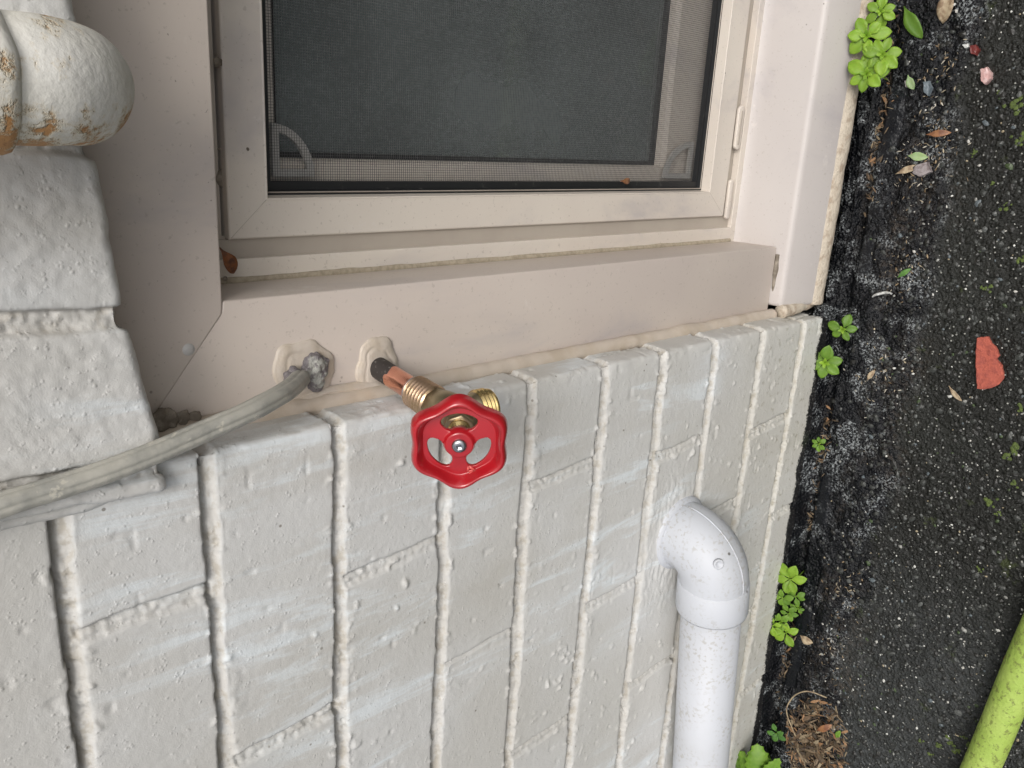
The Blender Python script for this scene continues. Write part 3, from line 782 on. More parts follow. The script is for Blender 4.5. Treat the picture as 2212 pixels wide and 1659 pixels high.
# body: faceted neck, bulb
bm = bmesh.new(); lathe(bm, S0 + d1 * .0498, d1, [(0, .0080), (.0006, .0093), (.0075, .0098), (.010, .0092)], 48, facet=8); tlink('neck', bm, 'brass')
od = (Vector((.0062, -.0375, -.2052)) - Bc).normalized()
bm = bmesh.new(); lathe(bm, Bc + d1 * -.0125, d1, [(0, .0084), (.003, .0098), (.008, .0106), (.0125, .0106), (.017, .0096), (.020, .0070), (.0215, .003)], 48)
lathe(bm, Bc, od, [(0, .0095), (.004, .0088), (.0065, .0078), (.0085, .0076), (.0105, .0079), (.0125, .0087), (.0138, .0094), (.0142, .0094)], 48)
tlink('valve_body', bm, 'brass')
bm = bmesh.new(); prof = [(0, .0094)]
for i in range(3):
    s = .0004 + i * .0023; prof += [(s, .0094), (s + .0008, .0106), (s + .0012, .0106), (s + .0019, .0094)]
prof += [(.0073, .0092), (.0076, .0099), (.0092, .0099), (.0095, .0095), (.0095, .0082), (.004, .0080)]
lathe(bm, Bc + od * .0141, od, prof, 56); tlink('hose_thread', bm, 'brass_bright')
# bonnet, stem, handwheel
Wc = Vector((.0005, -.0585, -.1621)); wn = Vector((-.167, -.77, .615)).normalized()
st = Wc - wn * .0235
bm = bmesh.new(); lathe(bm, st, wn, [(-.006, .0088), (.003, .0088), (.0036, .0082)], 48); lathe(bm, st, wn, [(.0036, .0074), (.0036, .0080), (.0092, .0080), (.0096, .0074)], 48, facet=6)
tlink('bonnet', bm, 'brass')
bm = bmesh.new(); lathe(bm, st, wn, [(.009, .0056), (.0115, .0056), (.0120, .0036), (.0215, .0034)], 32); tlink('stem', bm, 'brass_bright')
# handwheel: lobed dished rim, web with three holes
def handwheel():
    upi = Vector((.9544, .2522, -.1597)); v2 = (upi - wn * upi.dot(wn)).normalized(); u2 = v2.cross(wn).normalized()
    if u2.dot(Vector((.055, -.675, -.736))) < 0: u2 = -u2
    R = .0243; nr = 70; na = 288
    rho = np.concatenate([np.linspace(.0, .60, 30), np.linspace(.60, 1.0, 41)[1:]])
    def shape(f, a):
        lob = 1 + .060 * math.cos(6 * (a - math.pi / 2)) * max(0, min(1, (f - .62) / .25))
        r = R * f * lob
        # front surface height
        if f < .275: h = .0020
        elif f < .315: h = .0020 - .0022 * (f - .275) / .04
        elif f < .74: h = -.0002 - .0014 * (f - .315) / .425
        else:
            t = (f - .74) / .26; h = -.0016 + .0056 * math.sin(min(t / .55, 1) * math.pi / 2) ** 1.5
            if t > .55: q = (t - .55) / .45; h = .0040 - .0066 * (1 - math.sqrt(max(0, 1 - q * q)))
        return r, h
    def in_hole(f, a):
        for c in (90, 210, 330):
            da = (math.degrees(a) - c + 180) % 360 - 180
            fm = .487; px = math.radians(da) * fm; py = f - fm
            hx, hy, rc = .350, .150, .125
            qx = abs(px) - hx + rc; qy = abs(py) - hy + rc
            # hub side rounded: holes are kidney shaped
            d = math.hypot(max(qx, 0), max(qy, 0)) + min(max(qx, qy), 0) - rc
            if d < 0: return True
        return False
    bm = bmesh.new(); V_ = []
    for f in rho:
        row = []
        for k in range(na):
            a = 2 * math.pi * k / na; r, h = shape(f, a)
            row.append(bm.verts.new(Wc + u2 * (r * math.cos(a)) + v2 * (r * math.sin(a)) + wn * h))
        V_.append(row)
    back = []
    for f in rho:
        row = []
        for k in range(na):
            a = 2 * math.pi * k / na; r, h = shape(f, a)
            if f < .74: b = -.0034
            else:
                t = (f - .74) / .26; b = -.0034 - .0004 * math.sin(t * math.pi)
                if t > .8: b += .0006 * (t - .8) / .2
            row.append(bm.verts.new(Wc + u2 * (r * math.cos(a)) + v2 * (r * math.sin(a)) + wn * b))
        back.append(row)
    keep = {}
    for i in range(1, len(rho) - 1 + 1):
        if i == len(rho): break
        fm = (rho[i - 1] + rho[i]) / 2
        for k in range(na): keep[(i, k)] = not in_hole(fm, 2 * math.pi * (k + .5) / na)
    for (i, k), ok in keep.items():
        if not ok: continue
        k2 = (k + 1) % na
        if i == 1:
            bm.faces.new((V_[1][k], V_[1][k2], V_[0][0])); bm.faces.new((back[1][k2], back[1][k], back[0][0]))
        else:
            bm.faces.new((V_[i - 1][k], V_[i][k], V_[i][k2], V_[i - 1][k2])); bm.faces.new((back[i - 1][k2], back[i][k2], back[i][k], back[i - 1][k]))
    # walls of holes and of the outer edge
    for (i, k), ok in keep.items():
        if not ok: continue
        k2 = (k + 1) % na
        nb = [((i + 1, k), V_[i][k], V_[i][k2], back[i][k2], back[i][k]), ((i - 1, k), V_[i - 1][k2], V_[i - 1][k], back[i - 1][k], back[i - 1][k2]),
              ((i, (k + 1) % na), V_[i][k2], V_[i - 1][k2], back[i - 1][k2], back[i][k2]), ((i, (k - 1) % na), V_[i - 1][k], V_[i][k], back[i][k], back[i - 1][k])]
        for key, a, b, c, d in nb:
            if key[0] < 2 and i <= 2: continue
            if key not in keep or not keep[key]: bm.faces.new((a, b, c, d))
    loose = [v for v in bm.verts if not v.link_faces]; bmesh.ops.delete(bm, geom=loose, context='VERTS')
    for _ in range(2):   # soften the stepped hole edges
        bnd = [v for v in bm.verts if any(len(e.link_faces) == 2 and e.calc_face_angle(0) > 1.2 for e in v.link_edges)]
        sel = [v for v in bnd if (v.co - Wc).length < R * .68]
        bmesh.ops.smooth_vert(bm, verts=sel, factor=.5, use_axis_x=True, use_axis_y=True, use_axis_z=True)
    lathe(bm, Wc, wn, [(-.0085, .0052), (-.0080, .0058), (-.0018, .0062)], 40)
    w = tlink('handwheel', bm, 'red')
    # small arrow mark cast into the web, worn to bare pink
    def at(x, y, h): return Wc + u2 * (x * R) + v2 * (y * R) + wn * h
    bm = bmesh.new(); hh = -.0008
    def strip(p, q, wd):
        p = np.array(p); q = np.array(q); d = q - p; d = d / np.linalg.norm(d); nn = np.array([-d[1], d[0]]) * wd / 2
        extrude_poly(bm, [at(*(p + nn), hh), at(*(q + nn), hh), at(*(q - nn), hh), at(*(p - nn), hh)], wn * -.0005)
    strip((.19, -.56), (.31, -.66), .05); strip((.19, -.56), (.17, -.68), .04); strip((.17, -.68), (.33, -.665), .035); strip((.20, -.735), (.37, -.70), .045)
    bm.normal_update()
    MT['redmark'] = m_simple('worn_mark', (.62, .10, .09, 1), .35)
    tlink('cast_mark', bm, 'redmark', w)
    # screw with square socket
    bm = bmesh.new(); pr = [(0, .0037)]
    for a in np.linspace(0, 1, 10): pr.append((.0003 + .0016 * math.sin(a * math.pi / 2), .0037 * math.cos(a * math.pi / 2 * .74)))
    pr2 = pr + [(pr[-1][0], .0014), (pr[-1][0] - .0008, .0012)]
    o = Wc + wn * .0019; u_, v_, d_ = u2, v2, wn; rings = []
    for s, r in pr2:
        sq = r < .0016
        ring = []
        for k in range(40):
            a = 2 * math.pi * k / 40 + .3
            rr = r / max(abs(math.cos(a - .3)), abs(math.sin(a - .3))) * .85 if sq else r
            ring.append(bm.verts.new(o + d_ * s + (u_ * math.cos(a) + v_ * math.sin(a)) * rr))
        rings.append(ring)
    for a_, b_ in zip(rings, rings[1:]):
        for k in range(40): bm.faces.new((a_[k], a_[(k + 1) % 40], b_[(k + 1) % 40], b_[k]))
    bm.faces.new(rings[0][::-1]); bm.faces.new(rings[-1])
    sc = tlink('screw', bm, 'screw', w)
handwheel()

# ================================================================== CABLE
def spline(ctrl, n=12):
    P = [Vector(p) for p in ctrl]; P = [2 * P[0] - P[1]] + P + [2 * P[-1] - P[-2]]; out = []
    for i in range(1, len(P) - 2):
        for k in range(n):
            t = k / n; a, b, c, d = P[i - 1], P[i], P[i + 1], P[i + 2]
            out.append(.5 * ((2 * b) + (-a + c) * t + (2 * a - 5 * b + 4 * c - d) * t * t + (-a + 3 * b - 3 * c + d) * t ** 3))
    out.append(P[-2]); return out
cpts = [V(on(1, y, u, v)) for u, v, y in ((-260, 1180, -.0110), (-120, 1138, -.0125), (0, 1092, -.0130), (110, 1058, -.0130), (220, 1022, -.0130), (330, 980, -.0120), (440, 932, -.0095), (530, 893, -.0070), (590, 862, -.0010), (628, 838, .0090), (648, 818, .0230), (652, 814, .0400))]
cp_s = spline(cpts, 14)
bm = bmesh.new()
sec = lambda a: 1 - .13 * (.5 + .5 * math.cos(5 * a)) ** 6 if True else 1 - .20 * math.exp(-(((a - 2.2 + math.pi) % (2 * math.pi) - math.pi) / .26) ** 2) - .20 * math.exp(-(((a - 4.6 + math.pi) % (2 * math.pi) - math.pi) / .24) ** 2) - .18 * math.exp(-(((a - .6 + math.pi) % (2 * math.pi) - math.pi) / .2) ** 2) + .06 * math.cos(2 * a)
rads = [.0050 * (1 + .05 * mnoise.noise(Vector((i * .12, 0, 3)))) for i in range(len(cp_s))]
sweep(bm, cp_s, rads, 48, sec)
cab = link('cable', bm_mesh('cable', bm), 'cable'); tag(cab, 'grey painted electrical cable running into the window frame', 'cable')
def blob(name, c, r, mat, parent=None, seed=1, sc=(1, 1, 1), amp=.3, fr=120, sub=4):
    bm = bmesh.new(); bmesh.ops.create_icosphere(bm, subdivisions=sub, radius=1)
    for v in bm.verts:
        p = v.co.copy(); k = 1 + amp * mnoise.fractal(p * r * fr + Vector((seed, 0, 0)), 1, 2, 3)
        v.co = Vector((p.x * sc[0], p.y * sc[1], p.z * sc[2])) * r * k + Vector(c)
    return link(name, bm_mesh(name, bm), mat, parent)
pc = V(on(1, .027, 674, 806))
blob('putty', pc, .0088, 'putty', cab, 2, (1.1, .55, .95), .45, 130, 5)
blob('putty', V(on(1, .022, 632, 812)), .0042, 'putty', cab, 6, (1, .7, 1), .5, 200, 4)
for u, v, rr, sd_ in ((338, 912, .0050, 3), (362, 905, .0038, 5), (392, 903, .0030, 8), (420, 898, .0022, 9), (352, 890, .0022, 12)):
    blob('dirt', V(on(1, .0245, u, v)), rr, 'grime', win, sd_, (1, .5, 1.2), .6, 260, 4)
# sealant strip under the cable along the arch end
bd = bead('mortar_fillet', [(-.0108, .0008, .080), (-.0115, .0008, .02), (-.0125, .001, -.01), (-.0095, .0042, -.036), (-.007, .014, -.052)], .0030, 'caulk', .35, seed=22)
bd.parent = wall; bd.data.materials.clear(); bd.data.materials.append(MT['wall'])

# ================================================================== RUSTING IRON ELBOW
iron = bpy.data.objects.new('iron_elbow', None); COL.objects.link(iron); IC = Vector((.1530, -.060, .0)); iron.location = IC
tag(iron, 'white painted iron pipe elbow with rust patches above the window head', 'pipe')
def ilink(name, bm, mat='iron'):
    me = bm_mesh(name, bm)
    n = len(me.vertices); co = np.zeros(n * 3); me.vertices.foreach_get('co', co); co = co.reshape(-1, 3)
    at = me.attributes.new('rust', 'FLOAT', 'POINT')
    rv = sstep(-.002, -.019, (co[:, 0] - IC.x)) + .5 * sstep(.012, .03, co[:, 2])
    at.data.foreach_set('value', rv.astype(np.float32))
    me.transform(Matrix.Translation(-IC)); return link(name, me, mat, iron)
rE = .0184; rb = .0195; zc = float(on(1, -.052, 303, 200)[2]) + .0195 + .0184   # bend centre height
path = [Vector((IC.x, IC.y, z)) for z in np.linspace(.30, zc, 40)] + [Vector((IC.x, IC.y + rb - rb * math.cos(a), zc - rb * math.sin(a))) for a in np.linspace(0, math.pi / 2, 22)[1:]] 
path = path + [Vector((IC.x, y, zc - rb)) for y in np.linspace(IC.y + rb, .02, 10)[1:]]
bm = bmesh.new(); sweep(bm, path, rE, 56)
for v in bm.verts:
    v.co += (Vector((0, 0, 0)) + Vector(mnoise.noise_vector(v.co * 60))) * .0006
ilink('elbow', bm)
bm = bmesh.new(); pr = [(0, rE), (.0015, .0204), (.004, .0212), (.016, .0214)]
for i in range(22): pr.append((.017 + i * .0014, .0214 + (.0007 if i % 2 else -.0004)))
pr += [(.049, .0212), (.052, .0190)]
lathe(bm, (IC.x, IC.y, float(on(1, -.080, 48, 150)[2])), (0, 0, 1), [(s, r) for s, r in pr], 64)
for v in bm.verts: v.co += Vector(mnoise.noise_vector(v.co * 90)) * .0006
ilink('collar', bm)

# ================================================================== WHITE DRAIN PIPE
drain = bpy.data.objects.new('drain_pipe', None); COL.objects.link(drain)
YP = -.0345
pa = V(on(1, YP, 1546, 1185)); pb = V(on(1, -.0285, 1512, 1659)); dd = (pb - pa).normalized()
drain.location = pa; tag(drain, 'white plastic drain pipe with an elbow coming out of the painted bricks', 'pipe')
def dlink(name, bm, parent=drain):
    me = bm_mesh(name, bm); me.transform(Matrix.Translation(-pa)); return link(name, me, 'pvc', parent)
rp = .0243; rbd = .028
bm = bmesh.new(); lathe(bm, pa, dd, [(.05, rp), (.30, rp), (.9, rp)], 64); dlink('pipe', bm)
cen = pa + dd * rbd + Vector((0, rbd, 0))
arc = [cen + Vector((0, -1, 0)) * rbd * math.cos(a) - dd * rbd * math.sin(a) for a in np.linspace(0, math.pi / 2, 20)]
pth = [arc[0] + dd * .020, arc[0] + dd * .008] + arc + [arc[-1] + Vector((0, .02, 0)), arc[-1] + Vector((0, .05, 0))]
bm = bmesh.new(); sweep(bm, pth, .0274, 64); el = dlink('elbow', bm)
bm = bmesh.new(); lathe(bm, arc[0] + dd * .001, dd, [(0, .0272), (.0015, .0284), (.026, .0290), (.0275, .0286), (.0275, .0250)], 64); dlink('collar', bm, el)
bm = bmesh.new(); lathe(bm, Vector(arc[-1]) + Vector((0, .003, 0)), (0, 1, 0), [(0, .0280), (.002, .0312), (.03, .0320)], 64); dlink('collar', bm, el)
bm = bmesh.new()   # mould seam and injection nub on the elbow
seam = [cen + (Vector((0, -1, 0)) * math.cos(a) - dd * math.sin(a)) * (rbd + .0273) for a in np.linspace(-.1, math.pi / 2, 30)]
sweep(bm, seam, .0006, 8); dlink('seam', bm, el)
nb = cen + (Vector((0, -1, 0)) * math.cos(.55) - dd * math.sin(.55)) * (rbd + .022) + Vector((0, 0, 1)) * .0170
bm = bmesh.new(); lathe(bm, nb, Vector((.1, -.75, .6)), [(-.002, .0042), (.0002, .0040), (.0003, .0026), (-.0008, .0022)], 20); dlink('nub', bm, el)

# ================================================================== HOSE ON THE GROUND
ha = on(2, GZ + .016, 2205, 1450); hb = on(2, GZ + .016, 2118, 1659)
da = (V(hb) - V(ha))
hp_ = [V(ha) - da * 5.5 + Vector((0, .05, 0)), V(ha) - da * 3 + Vector((0, .012, 0)), V(ha) - da, V(ha), V(hb), V(hb) + da * 1.6 + Vector((0, .004, 0)), V(hb) + da * 4 + Vector((0, .03, 0))]
bm = bmesh.new(); sweep(bm, spline(hp_, 30), .0139, 40); hs_o = link('garden_hose', bm_mesh('garden_hose', bm), 'hose')
tag(hs_o, 'yellow-green algae covered hose lying across the asphalt', 'hose')

# ================================================================== PLANTS AND DEBRIS
def leaf_bm(bm, base, d, L, Wd, up, cup=.25, bend=.25, tip=.9, n=9):
    d = Vector(d).normalized(); up = Vector(up); up = (up - d * up.dot(d)).normalized(); s = d.cross(up).normalized()
    th = Vector(up) * -.00025
    rows = []; 
    for i in range(n + 1):
        t = i / n; w = Wd * .5 * (math.sin(math.pi * min(t ** 1.15, 1)) ** .62) * (1 if t < .999 else .3)
        if t < .40: w *= (.25 + .75 * (t / .40) ** 1.2)
        w = max(w, .0003)
        c = Vector(base) + d * L * t + up * (L * bend * (t - t * t) * 1.2 - L * .10 * t * t)
        rows.append([bm.verts.new(c - s * w + up * w * cup), bm.verts.new(c - s * w * .5 + up * w * cup * .25), bm.verts.new(c), bm.verts.new(c + s * w * .5 + up * w * cup * .25), bm.verts.new(c + s * w + up * w * cup)])
    low = [[bm.verts.new(v.co + th) for v in r] for r in rows]
    for a, b in zip(rows, rows[1:]):
        for k in range(4): bm.faces.new((a[k], a[k + 1], b[k + 1], b[k]))
    for a, b in zip(low, low[1:]):
        for k in range(4): bm.faces.new((a[k + 1], a[k], b[k], b[k + 1]))
    for k in (0, 4):
        for i in range(n): bm.faces.new((rows[i][k], rows[i + 1][k], low[i + 1][k], low[i][k]))
    for r, l in ((rows[0], low[0]), (rows[-1], low[-1])):
        for k in range(4): bm.faces.new((r[k], r[k + 1], l[k + 1], l[k]))
def rosette(c, R, n, mat, label, seed, tilt=(0, -.25, 1), group=None, inner=True):
    """upright little weed: stem from the seam, whorl of leaves at height"""
    rnd = random.Random(seed); c = Vector(c); ax = Vector(tilt).normalized(); u, v, _ = frame_from(ax)
    root = bpy.data.objects.new('weed', None); COL.objects.link(root); gx_, gy_ = c.x, min(c.y, -.006)
    basep = Vector((gx_ + rnd.uniform(-.002, .002), gy_, gz(gx_, gy_) - .002)); root.location = basep
    tag(root, label, 'weed', group)
    bm = bmesh.new(); sweep(bm, spline([basep, basep.lerp(c, .5) + Vector((rnd.uniform(-.002, .002), -.001, 0)), c], 6), .00055, 8)
    me = bm_mesh('stem', bm); me.transform(Matrix.Translation(-basep)); link('stem', me, 'leaf', root)
    a0 = rnd.uniform(0, 6.28)
    for i in range(n):
        a = a0 + 2 * math.pi * i / n + rnd.uniform(-.22, .22); L = R * rnd.uniform(.8, 1.1); el_ = rnd.uniform(-.1, .35)
        d = (u * math.cos(a) + v * math.sin(a)) * math.cos(el_) + ax * math.sin(el_)
        bm = bmesh.new(); leaf_bm(bm, c + d * .0006 - ax * rnd.uniform(0, .0035), d, L, L * rnd.uniform(.58, .70), ax, .22, .22)
        me = bm_mesh('leaf', bm); me.transform(Matrix.Translation(-basep)); link('leaf', me, mat, root)
    if inner:
        for i in range(4):
            a = a0 + .5 + 1.57 * i; d = (u * math.cos(a) + v * math.sin(a)) * .7 + ax * .7
            bm = bmesh.new(); leaf_bm(bm, c, d, R * .38, R * .2, ax, .3, .2, n=6)
            me = bm_mesh('leaf', bm); me.transform(Matrix.Translation(-basep)); link('leaf', me, 'leaf', root)
    return root
def W3(u, v, h): p = on(2, GZ + h, u, v); return (p[0], p[1], GZ + h)
GT = 'small weeds growing from the seam at the top'; GM = 'small weeds growing from the seam beside the bricks'; GB = 'weeds clustered in the seam below the drain elbow'
rosette(W3(1902, 25, .022), .0125, 6, 'leaf', 'small bright weed rosette nearest the top edge of the photo', 11, group=GT)
rosette(W3(1872, 78, .034), .0165, 6, 'leaf', 'bright weed below the topmost rosette, overlapping the cream caulk', 12, group=GT)
rosette(W3(1906, 118, .030), .0150, 7, 'leaf', 'bright weed farthest from the wall in the upper clump', 13, group=GT)
rosette(W3(1872, 160, .034), .0165, 7, 'leaf', 'lowest big bright weed of the upper clump by the window sill', 14, group=GT)
rosette(W3(1820, 712, .014), .0125, 5, 'leaf_dark', 'sparse weed beside the corner where bricks meet the sill', 15, group=GM)
rosette(W3(1782, 783, .018), .0165, 6, 'leaf_dark', 'spreading weed in the seam next to the lowest brick course', 16, (0, -.35, 1), group=GM)
rosette(W3(1768, 960, .006), .0065, 6, 'leaf_dark', 'tiny five leaved weed alone in the black seam', 17, group=GM, inner=False)
for i, (u, v, h, R_, n, lb) in enumerate([(1706, 1252, .022, .0165, 6, 'largest weed at the top of the cluster by the drain pipe'), (1690, 1292, .020, .0110, 5, 'weed on the brick side just under the largest one of the lower cluster'),
      (1718, 1289, .014, .0095, 6, 'weed on the asphalt side in the middle of the lower cluster'), (1668, 1352, .022, .0105, 4, 'weed leaning farthest over the bricks in the lower cluster'),
      (1703, 1326, .014, .0090, 6, 'small weed in the heart of the lower cluster'), (1722, 1316, .010, .0070, 5, 'smallest weed at the asphalt edge of the lower cluster'),
      (1697, 1368, .014, .0135, 5, 'weed at the bottom end of the lower cluster'), (1683, 1345, .018, .0110, 6, 'round leaved weed between the leaning one and the bottom one')]):
    rosette(W3(u, v, h), R_, n, 'leaf_dark' if i % 3 else 'leaf', lb, 30 + i, (0, -.3, 1), group=GB, inner=False)
rosette(W3(1676, 1585, .012), .0105, 5, 'leaf_deep', 'dark green seedling just above the large toothed leaf', 50, inner=False)
# large toothed plant at the bottom edge
def toothed(c, lobes, label):
    root = bpy.data.objects.new('broadleaf_weed', None); COL.objects.link(root); c = Vector(c); bp = Vector((c.x, -.012, GZ)); root.location = bp
    tag(root, label, 'weed')
    bm = bmesh.new(); sweep(bm, spline([bp, bp.lerp(c, .5) + Vector((0, -.006, 0)), c], 8), .001, 8); me = bm_mesh('stem', bm); me.transform(Matrix.Translation(-bp)); link('stem', me, 'leaf_dark', root)
    ax = Vector((.1, -.55, .85)).normalized(); u, v, _ = frame_from(ax)
    for a, L, wd in lobes:
        d0 = (on(2, c.z, *a) - np.array(c)); d = Vector(d0); d.z *= .3; L = d.length; d.normalize(); s = d.cross(ax).normalized()
        bm = bmesh.new(); n = 20; mid = [bm.verts.new(c + d * L * i / n - ax * L * .0 + ax * (.004 * math.sin(3.14 * i / n))) for i in range(n + 1)]
        for sg in (1, -1):
            prev = None
            for i in range(n + 1):
                t = i / n; w = wd * .5 * math.sin(math.pi * min(1, t ** .8)) ** .7 * (1 + .16 * (i % 3 == 0) - .08 * (i % 3 == 2)) + .0003
                e = bm.verts.new(c + d * (L * t + .0015 * (i % 3 == 0)) + s * sg * w + ax * (.004 * math.sin(3.14 * t) - w * .15))
                m_ = bm.verts.new((mid[i].co + e.co) / 2 - ax * .0006)
                if prev: bm.faces.new((mid[i - 1], mid[i], m_, prev[1])); bm.faces.new((prev[1], m_, e, prev[0]))
                prev = (e, m_)
        bmesh.ops.remove_doubles(bm, verts=bm.verts[:], dist=1e-6)
        me = bm_mesh('leaf', bm); me.transform(Matrix.Translation(-bp)); lf = link('leaf', me, 'leaf_dark', root)
        md = lf.modifiers.new('thick', 'SOLIDIFY'); md.thickness = .0004
    return root
toothed(W3(1640, 1690, .045), [((1574, 1618), 0, .014), ((1598, 1622), 0, .018), ((1636, 1606), 0, .026), ((1684, 1638), 0, .016), ((1690, 1670), 0, .014), ((1570, 1700), 0, .02), ((1650, 1760), 0, .03)], 'large toothed green leaves at the bottom edge beside the drain pipe')

def flat_leaf(name, u, v, L, Wd, ang, mat, label, cat, lift=.0015, bend=.3, cup=.3, z=None):
    """ang: direction in the picture, degrees (0 = towards picture right)"""
    p = G(u, v, lift); q = G(u + 60 * math.cos(math.radians(ang)), v + 60 * math.sin(math.radians(ang)), lift)
    d = (q - p); d.z = 0; d.normalize()
    bm = bmesh.new(); leaf_bm(bm, -d * L / 2, d, L, Wd, (0, 0, 1), cup, bend)
    me = bm_mesh(name, bm); o = link(name, me, mat); o.location = p; tag(o, label, cat); return o
flat_leaf('fallen_leaf', 2048, 12, .026, .0125, 108, 'dry', 'tan dry leaf lying at the top edge of the asphalt', 'leaf', .003)
flat_leaf('fallen_leaf', 1972, 48, .031, .0110, 62, 'leaf_dark', 'crinkled green leaf strip beside the upper weeds', 'leaf', .003)
flat_leaf('fallen_leaf', 1983, 338, .016, .0070, 5, 'leaf_pale', 'pale green oval leaf lying on the black tar', 'leaf', .004)
flat_leaf('fallen_leaf', 1962, 367, .020, .0055, -20, 'dry', 'curled cream and tan leaf scrap under the pale green oval leaf', 'leaf', .003)
flat_leaf('fallen_leaf', 2030, 289, .019, .0055, -5, 'dry_brown', 'brown papery seed husk with a pale tail on the asphalt', 'leaf', .002)
flat_leaf('fallen_leaf', 1970, 178, .013, .0065, 70, 'leaf_pale', 'small grey-green leaf beside the sandy grit patch', 'leaf', .002)
flat_leaf('fallen_leaf', 2063, 850, .016, .0040, 52, 'dry', 'thin straw coloured splinter below the brick flake', 'wood chip', .002)
flat_leaf('fallen_leaf', 1884, 810, .012, .0045, -55, 'dry', 'short pale wood chip on the tar beside the middle weeds', 'wood chip', .003)
flat_leaf('fallen_leaf', 1745, 1378, .014, .0090, 35, 'dry', 'round tan leaf below the lower weed cluster', 'leaf', .004)
flat_leaf('fallen_leaf', 1782, 1570, .020, .0065, -18, 'dry_brown', 'glossy reddish seed pod on top of the brown litter', 'seed pod', .010)
flat_leaf('fallen_leaf', 2180, 1425, .020, .0080, -55, 'dry_brown', 'red-brown leaf sticking out beside the green hose', 'leaf', .006)
flat_leaf('fallen_leaf', 1812, 1585, .010, .0050, -60, 'leaf_dark', 'tiny green leaf at the edge of the litter', 'leaf', .003)
flat_leaf('fallen_leaf', 1955, 590, .013, .0045, -35, 'leaf_deep', 'small dull green seedling scrap on the tar', 'leaf', .003)
# orange leaf scrap stuck in the window corner
p0 = Vector((.0700, .0665, -.1005)); bm = bmesh.new(); leaf_bm(bm, (0, 0, 0), Vector((-.6, .05, -.35)), .0165, .0075, Vector((.3, -.9, .1)), .4, .3)
o = link('leaf_scrap', bm_mesh('leaf_scrap', bm), 'orange_leaf'); o.location = V(on(1, .060, 484, 560)) + Vector((.006, 0, .002)); tag(o, 'orange-brown leaf scrap wedged in the corner of the window frame', 'leaf')
o = None
bm = bmesh.new(); leaf_bm(bm, (0, 0, 0), Vector((0, 0, -1)), .013, .0050, Vector((0, -1, .2)), .3, .2); o = link('leaf_scrap', bm_mesh('leaf_scrap', bm), 'dry_brown'); o.location = V(on(1, .079, 1340, 391)); tag(o, 'reddish brown leaf scrap on the black gasket under the screen', 'leaf')

def chip(name, outline, th, mat, label, cat, lift=.0, bumpy=.0006, group=None):
    """flat fragment: outline in picture points on the ground, given real thickness"""
    pts = [G(u, v, lift) for u, v in outline]; c = sum(pts, Vector()) / len(pts)
    zt = max(p.z for p in pts) if lift == 0 else c.z
    sub = []
    for a, b in zip(pts, pts[1:] + pts[:1]):
        for k in range(4):
            q = a.lerp(b, k / 4); q = q + (q - c).normalized() * .0007 * mnoise.noise(q * 700); sub.append(q)
    bm = bmesh.new(); n = len(sub); c0 = Vector((0, 0, 0)); prev = None
    rings = []
    for f in (1, .93, .6, .3):
        rings.append([bm.verts.new(Vector(((q.x - c.x) * f, (q.y - c.y) * f, (zt - c.z) + th * (.75 if f == 1 else 1) + bumpy * mnoise.noise(q * 160 * f)))) for q in sub])
    bot = [bm.verts.new(Vector(((q.x - c.x), (q.y - c.y), zt - c.z - .004))) for q in sub]
    ce = bm.verts.new((0, 0, zt - c.z + th))
    for a, b in zip(rings, rings[1:]):
        for i in range(n): j = (i + 1) % n; bm.faces.new((a[i], a[j], b[j], b[i]))
    for i in range(n): j = (i + 1) % n; bm.faces.new((rings[-1][i], rings[-1][j], ce)); bm.faces.new((bot[i], bot[j], rings[0][j], rings[0][i]))
    bm.faces.new(bot[::-1])
    o = link(name, bm_mesh(name, bm), mat, smooth=False); o.location = c; tag(o, label, cat, group); return o
chip('brick_flake', [(2112, 730), (2120, 728), (2137, 727), (2143, 740), (2155, 752), (2160, 768), (2155, 775), (2166, 790), (2171, 815), (2160, 830), (2140, 838), (2125, 840), (2113, 838), (2110, 810), (2109, 770)], .0028, 'brickchip', 'flat red brick flake on the dark asphalt', 'brick flake', .0005)
chip('pebble', [(2122, 150), (2136, 146), (2146, 158), (2145, 172), (2132, 184), (2124, 176)], .0050, 'pink', 'pale pink pointed pebble on the asphalt near the top right', 'pebble')
chip('pebble', [(2099, 100), (2112, 97), (2120, 106), (2114, 121), (2103, 118)], .0035, 'maroon', 'dark maroon pebble above the pink one', 'pebble')
chip('pebble', [(2000, 178), (2012, 176), (2018, 190), (2010, 208), (2002, 200)], .0035, 'slate', 'blue-grey stone with an orange tip beside it', 'pebble')
chip('pebble', [(1982, 358), (2008, 350), (2017, 372), (1996, 382), (1978, 374)], .0025, 'flake', 'purplish flat stone flake beside the pale green oval leaf', 'pebble')
chip('pebble', [(1960, 176), (1968, 174), (1970, 186), (1962, 190)], .003, 'flake', 'small lilac chip among the sandy grit', 'pebble')
chip('pebble', [(1884, 172), (1890, 172), (1889, 184), (1883, 184)], .003, 'pink', 'tiny pink and white chip on the smooth tar rope', 'pebble', .003)
chip('pebble', [(2084, 98), (2096, 95), (2100, 102), (2090, 106)], .003, 'chip_white', 'pale pebble touching the maroon one', 'pebble')
# curved white twig
tw = [G(u, v, .0022) for u, v in ((1887, 641), (1893, 637), (1902, 634), (1912, 632), (1922, 632), (1930, 634))]
bm = bmesh.new(); sweep(bm, spline(tw, 6), [.0007 + .0006 * math.sin(math.pi * i / 30) for i in range(31)], 10); o = link('twig', bm_mesh('twig', bm), 'chip_white'); tag(o, 'curved white twig lying on the black tar', 'twig')
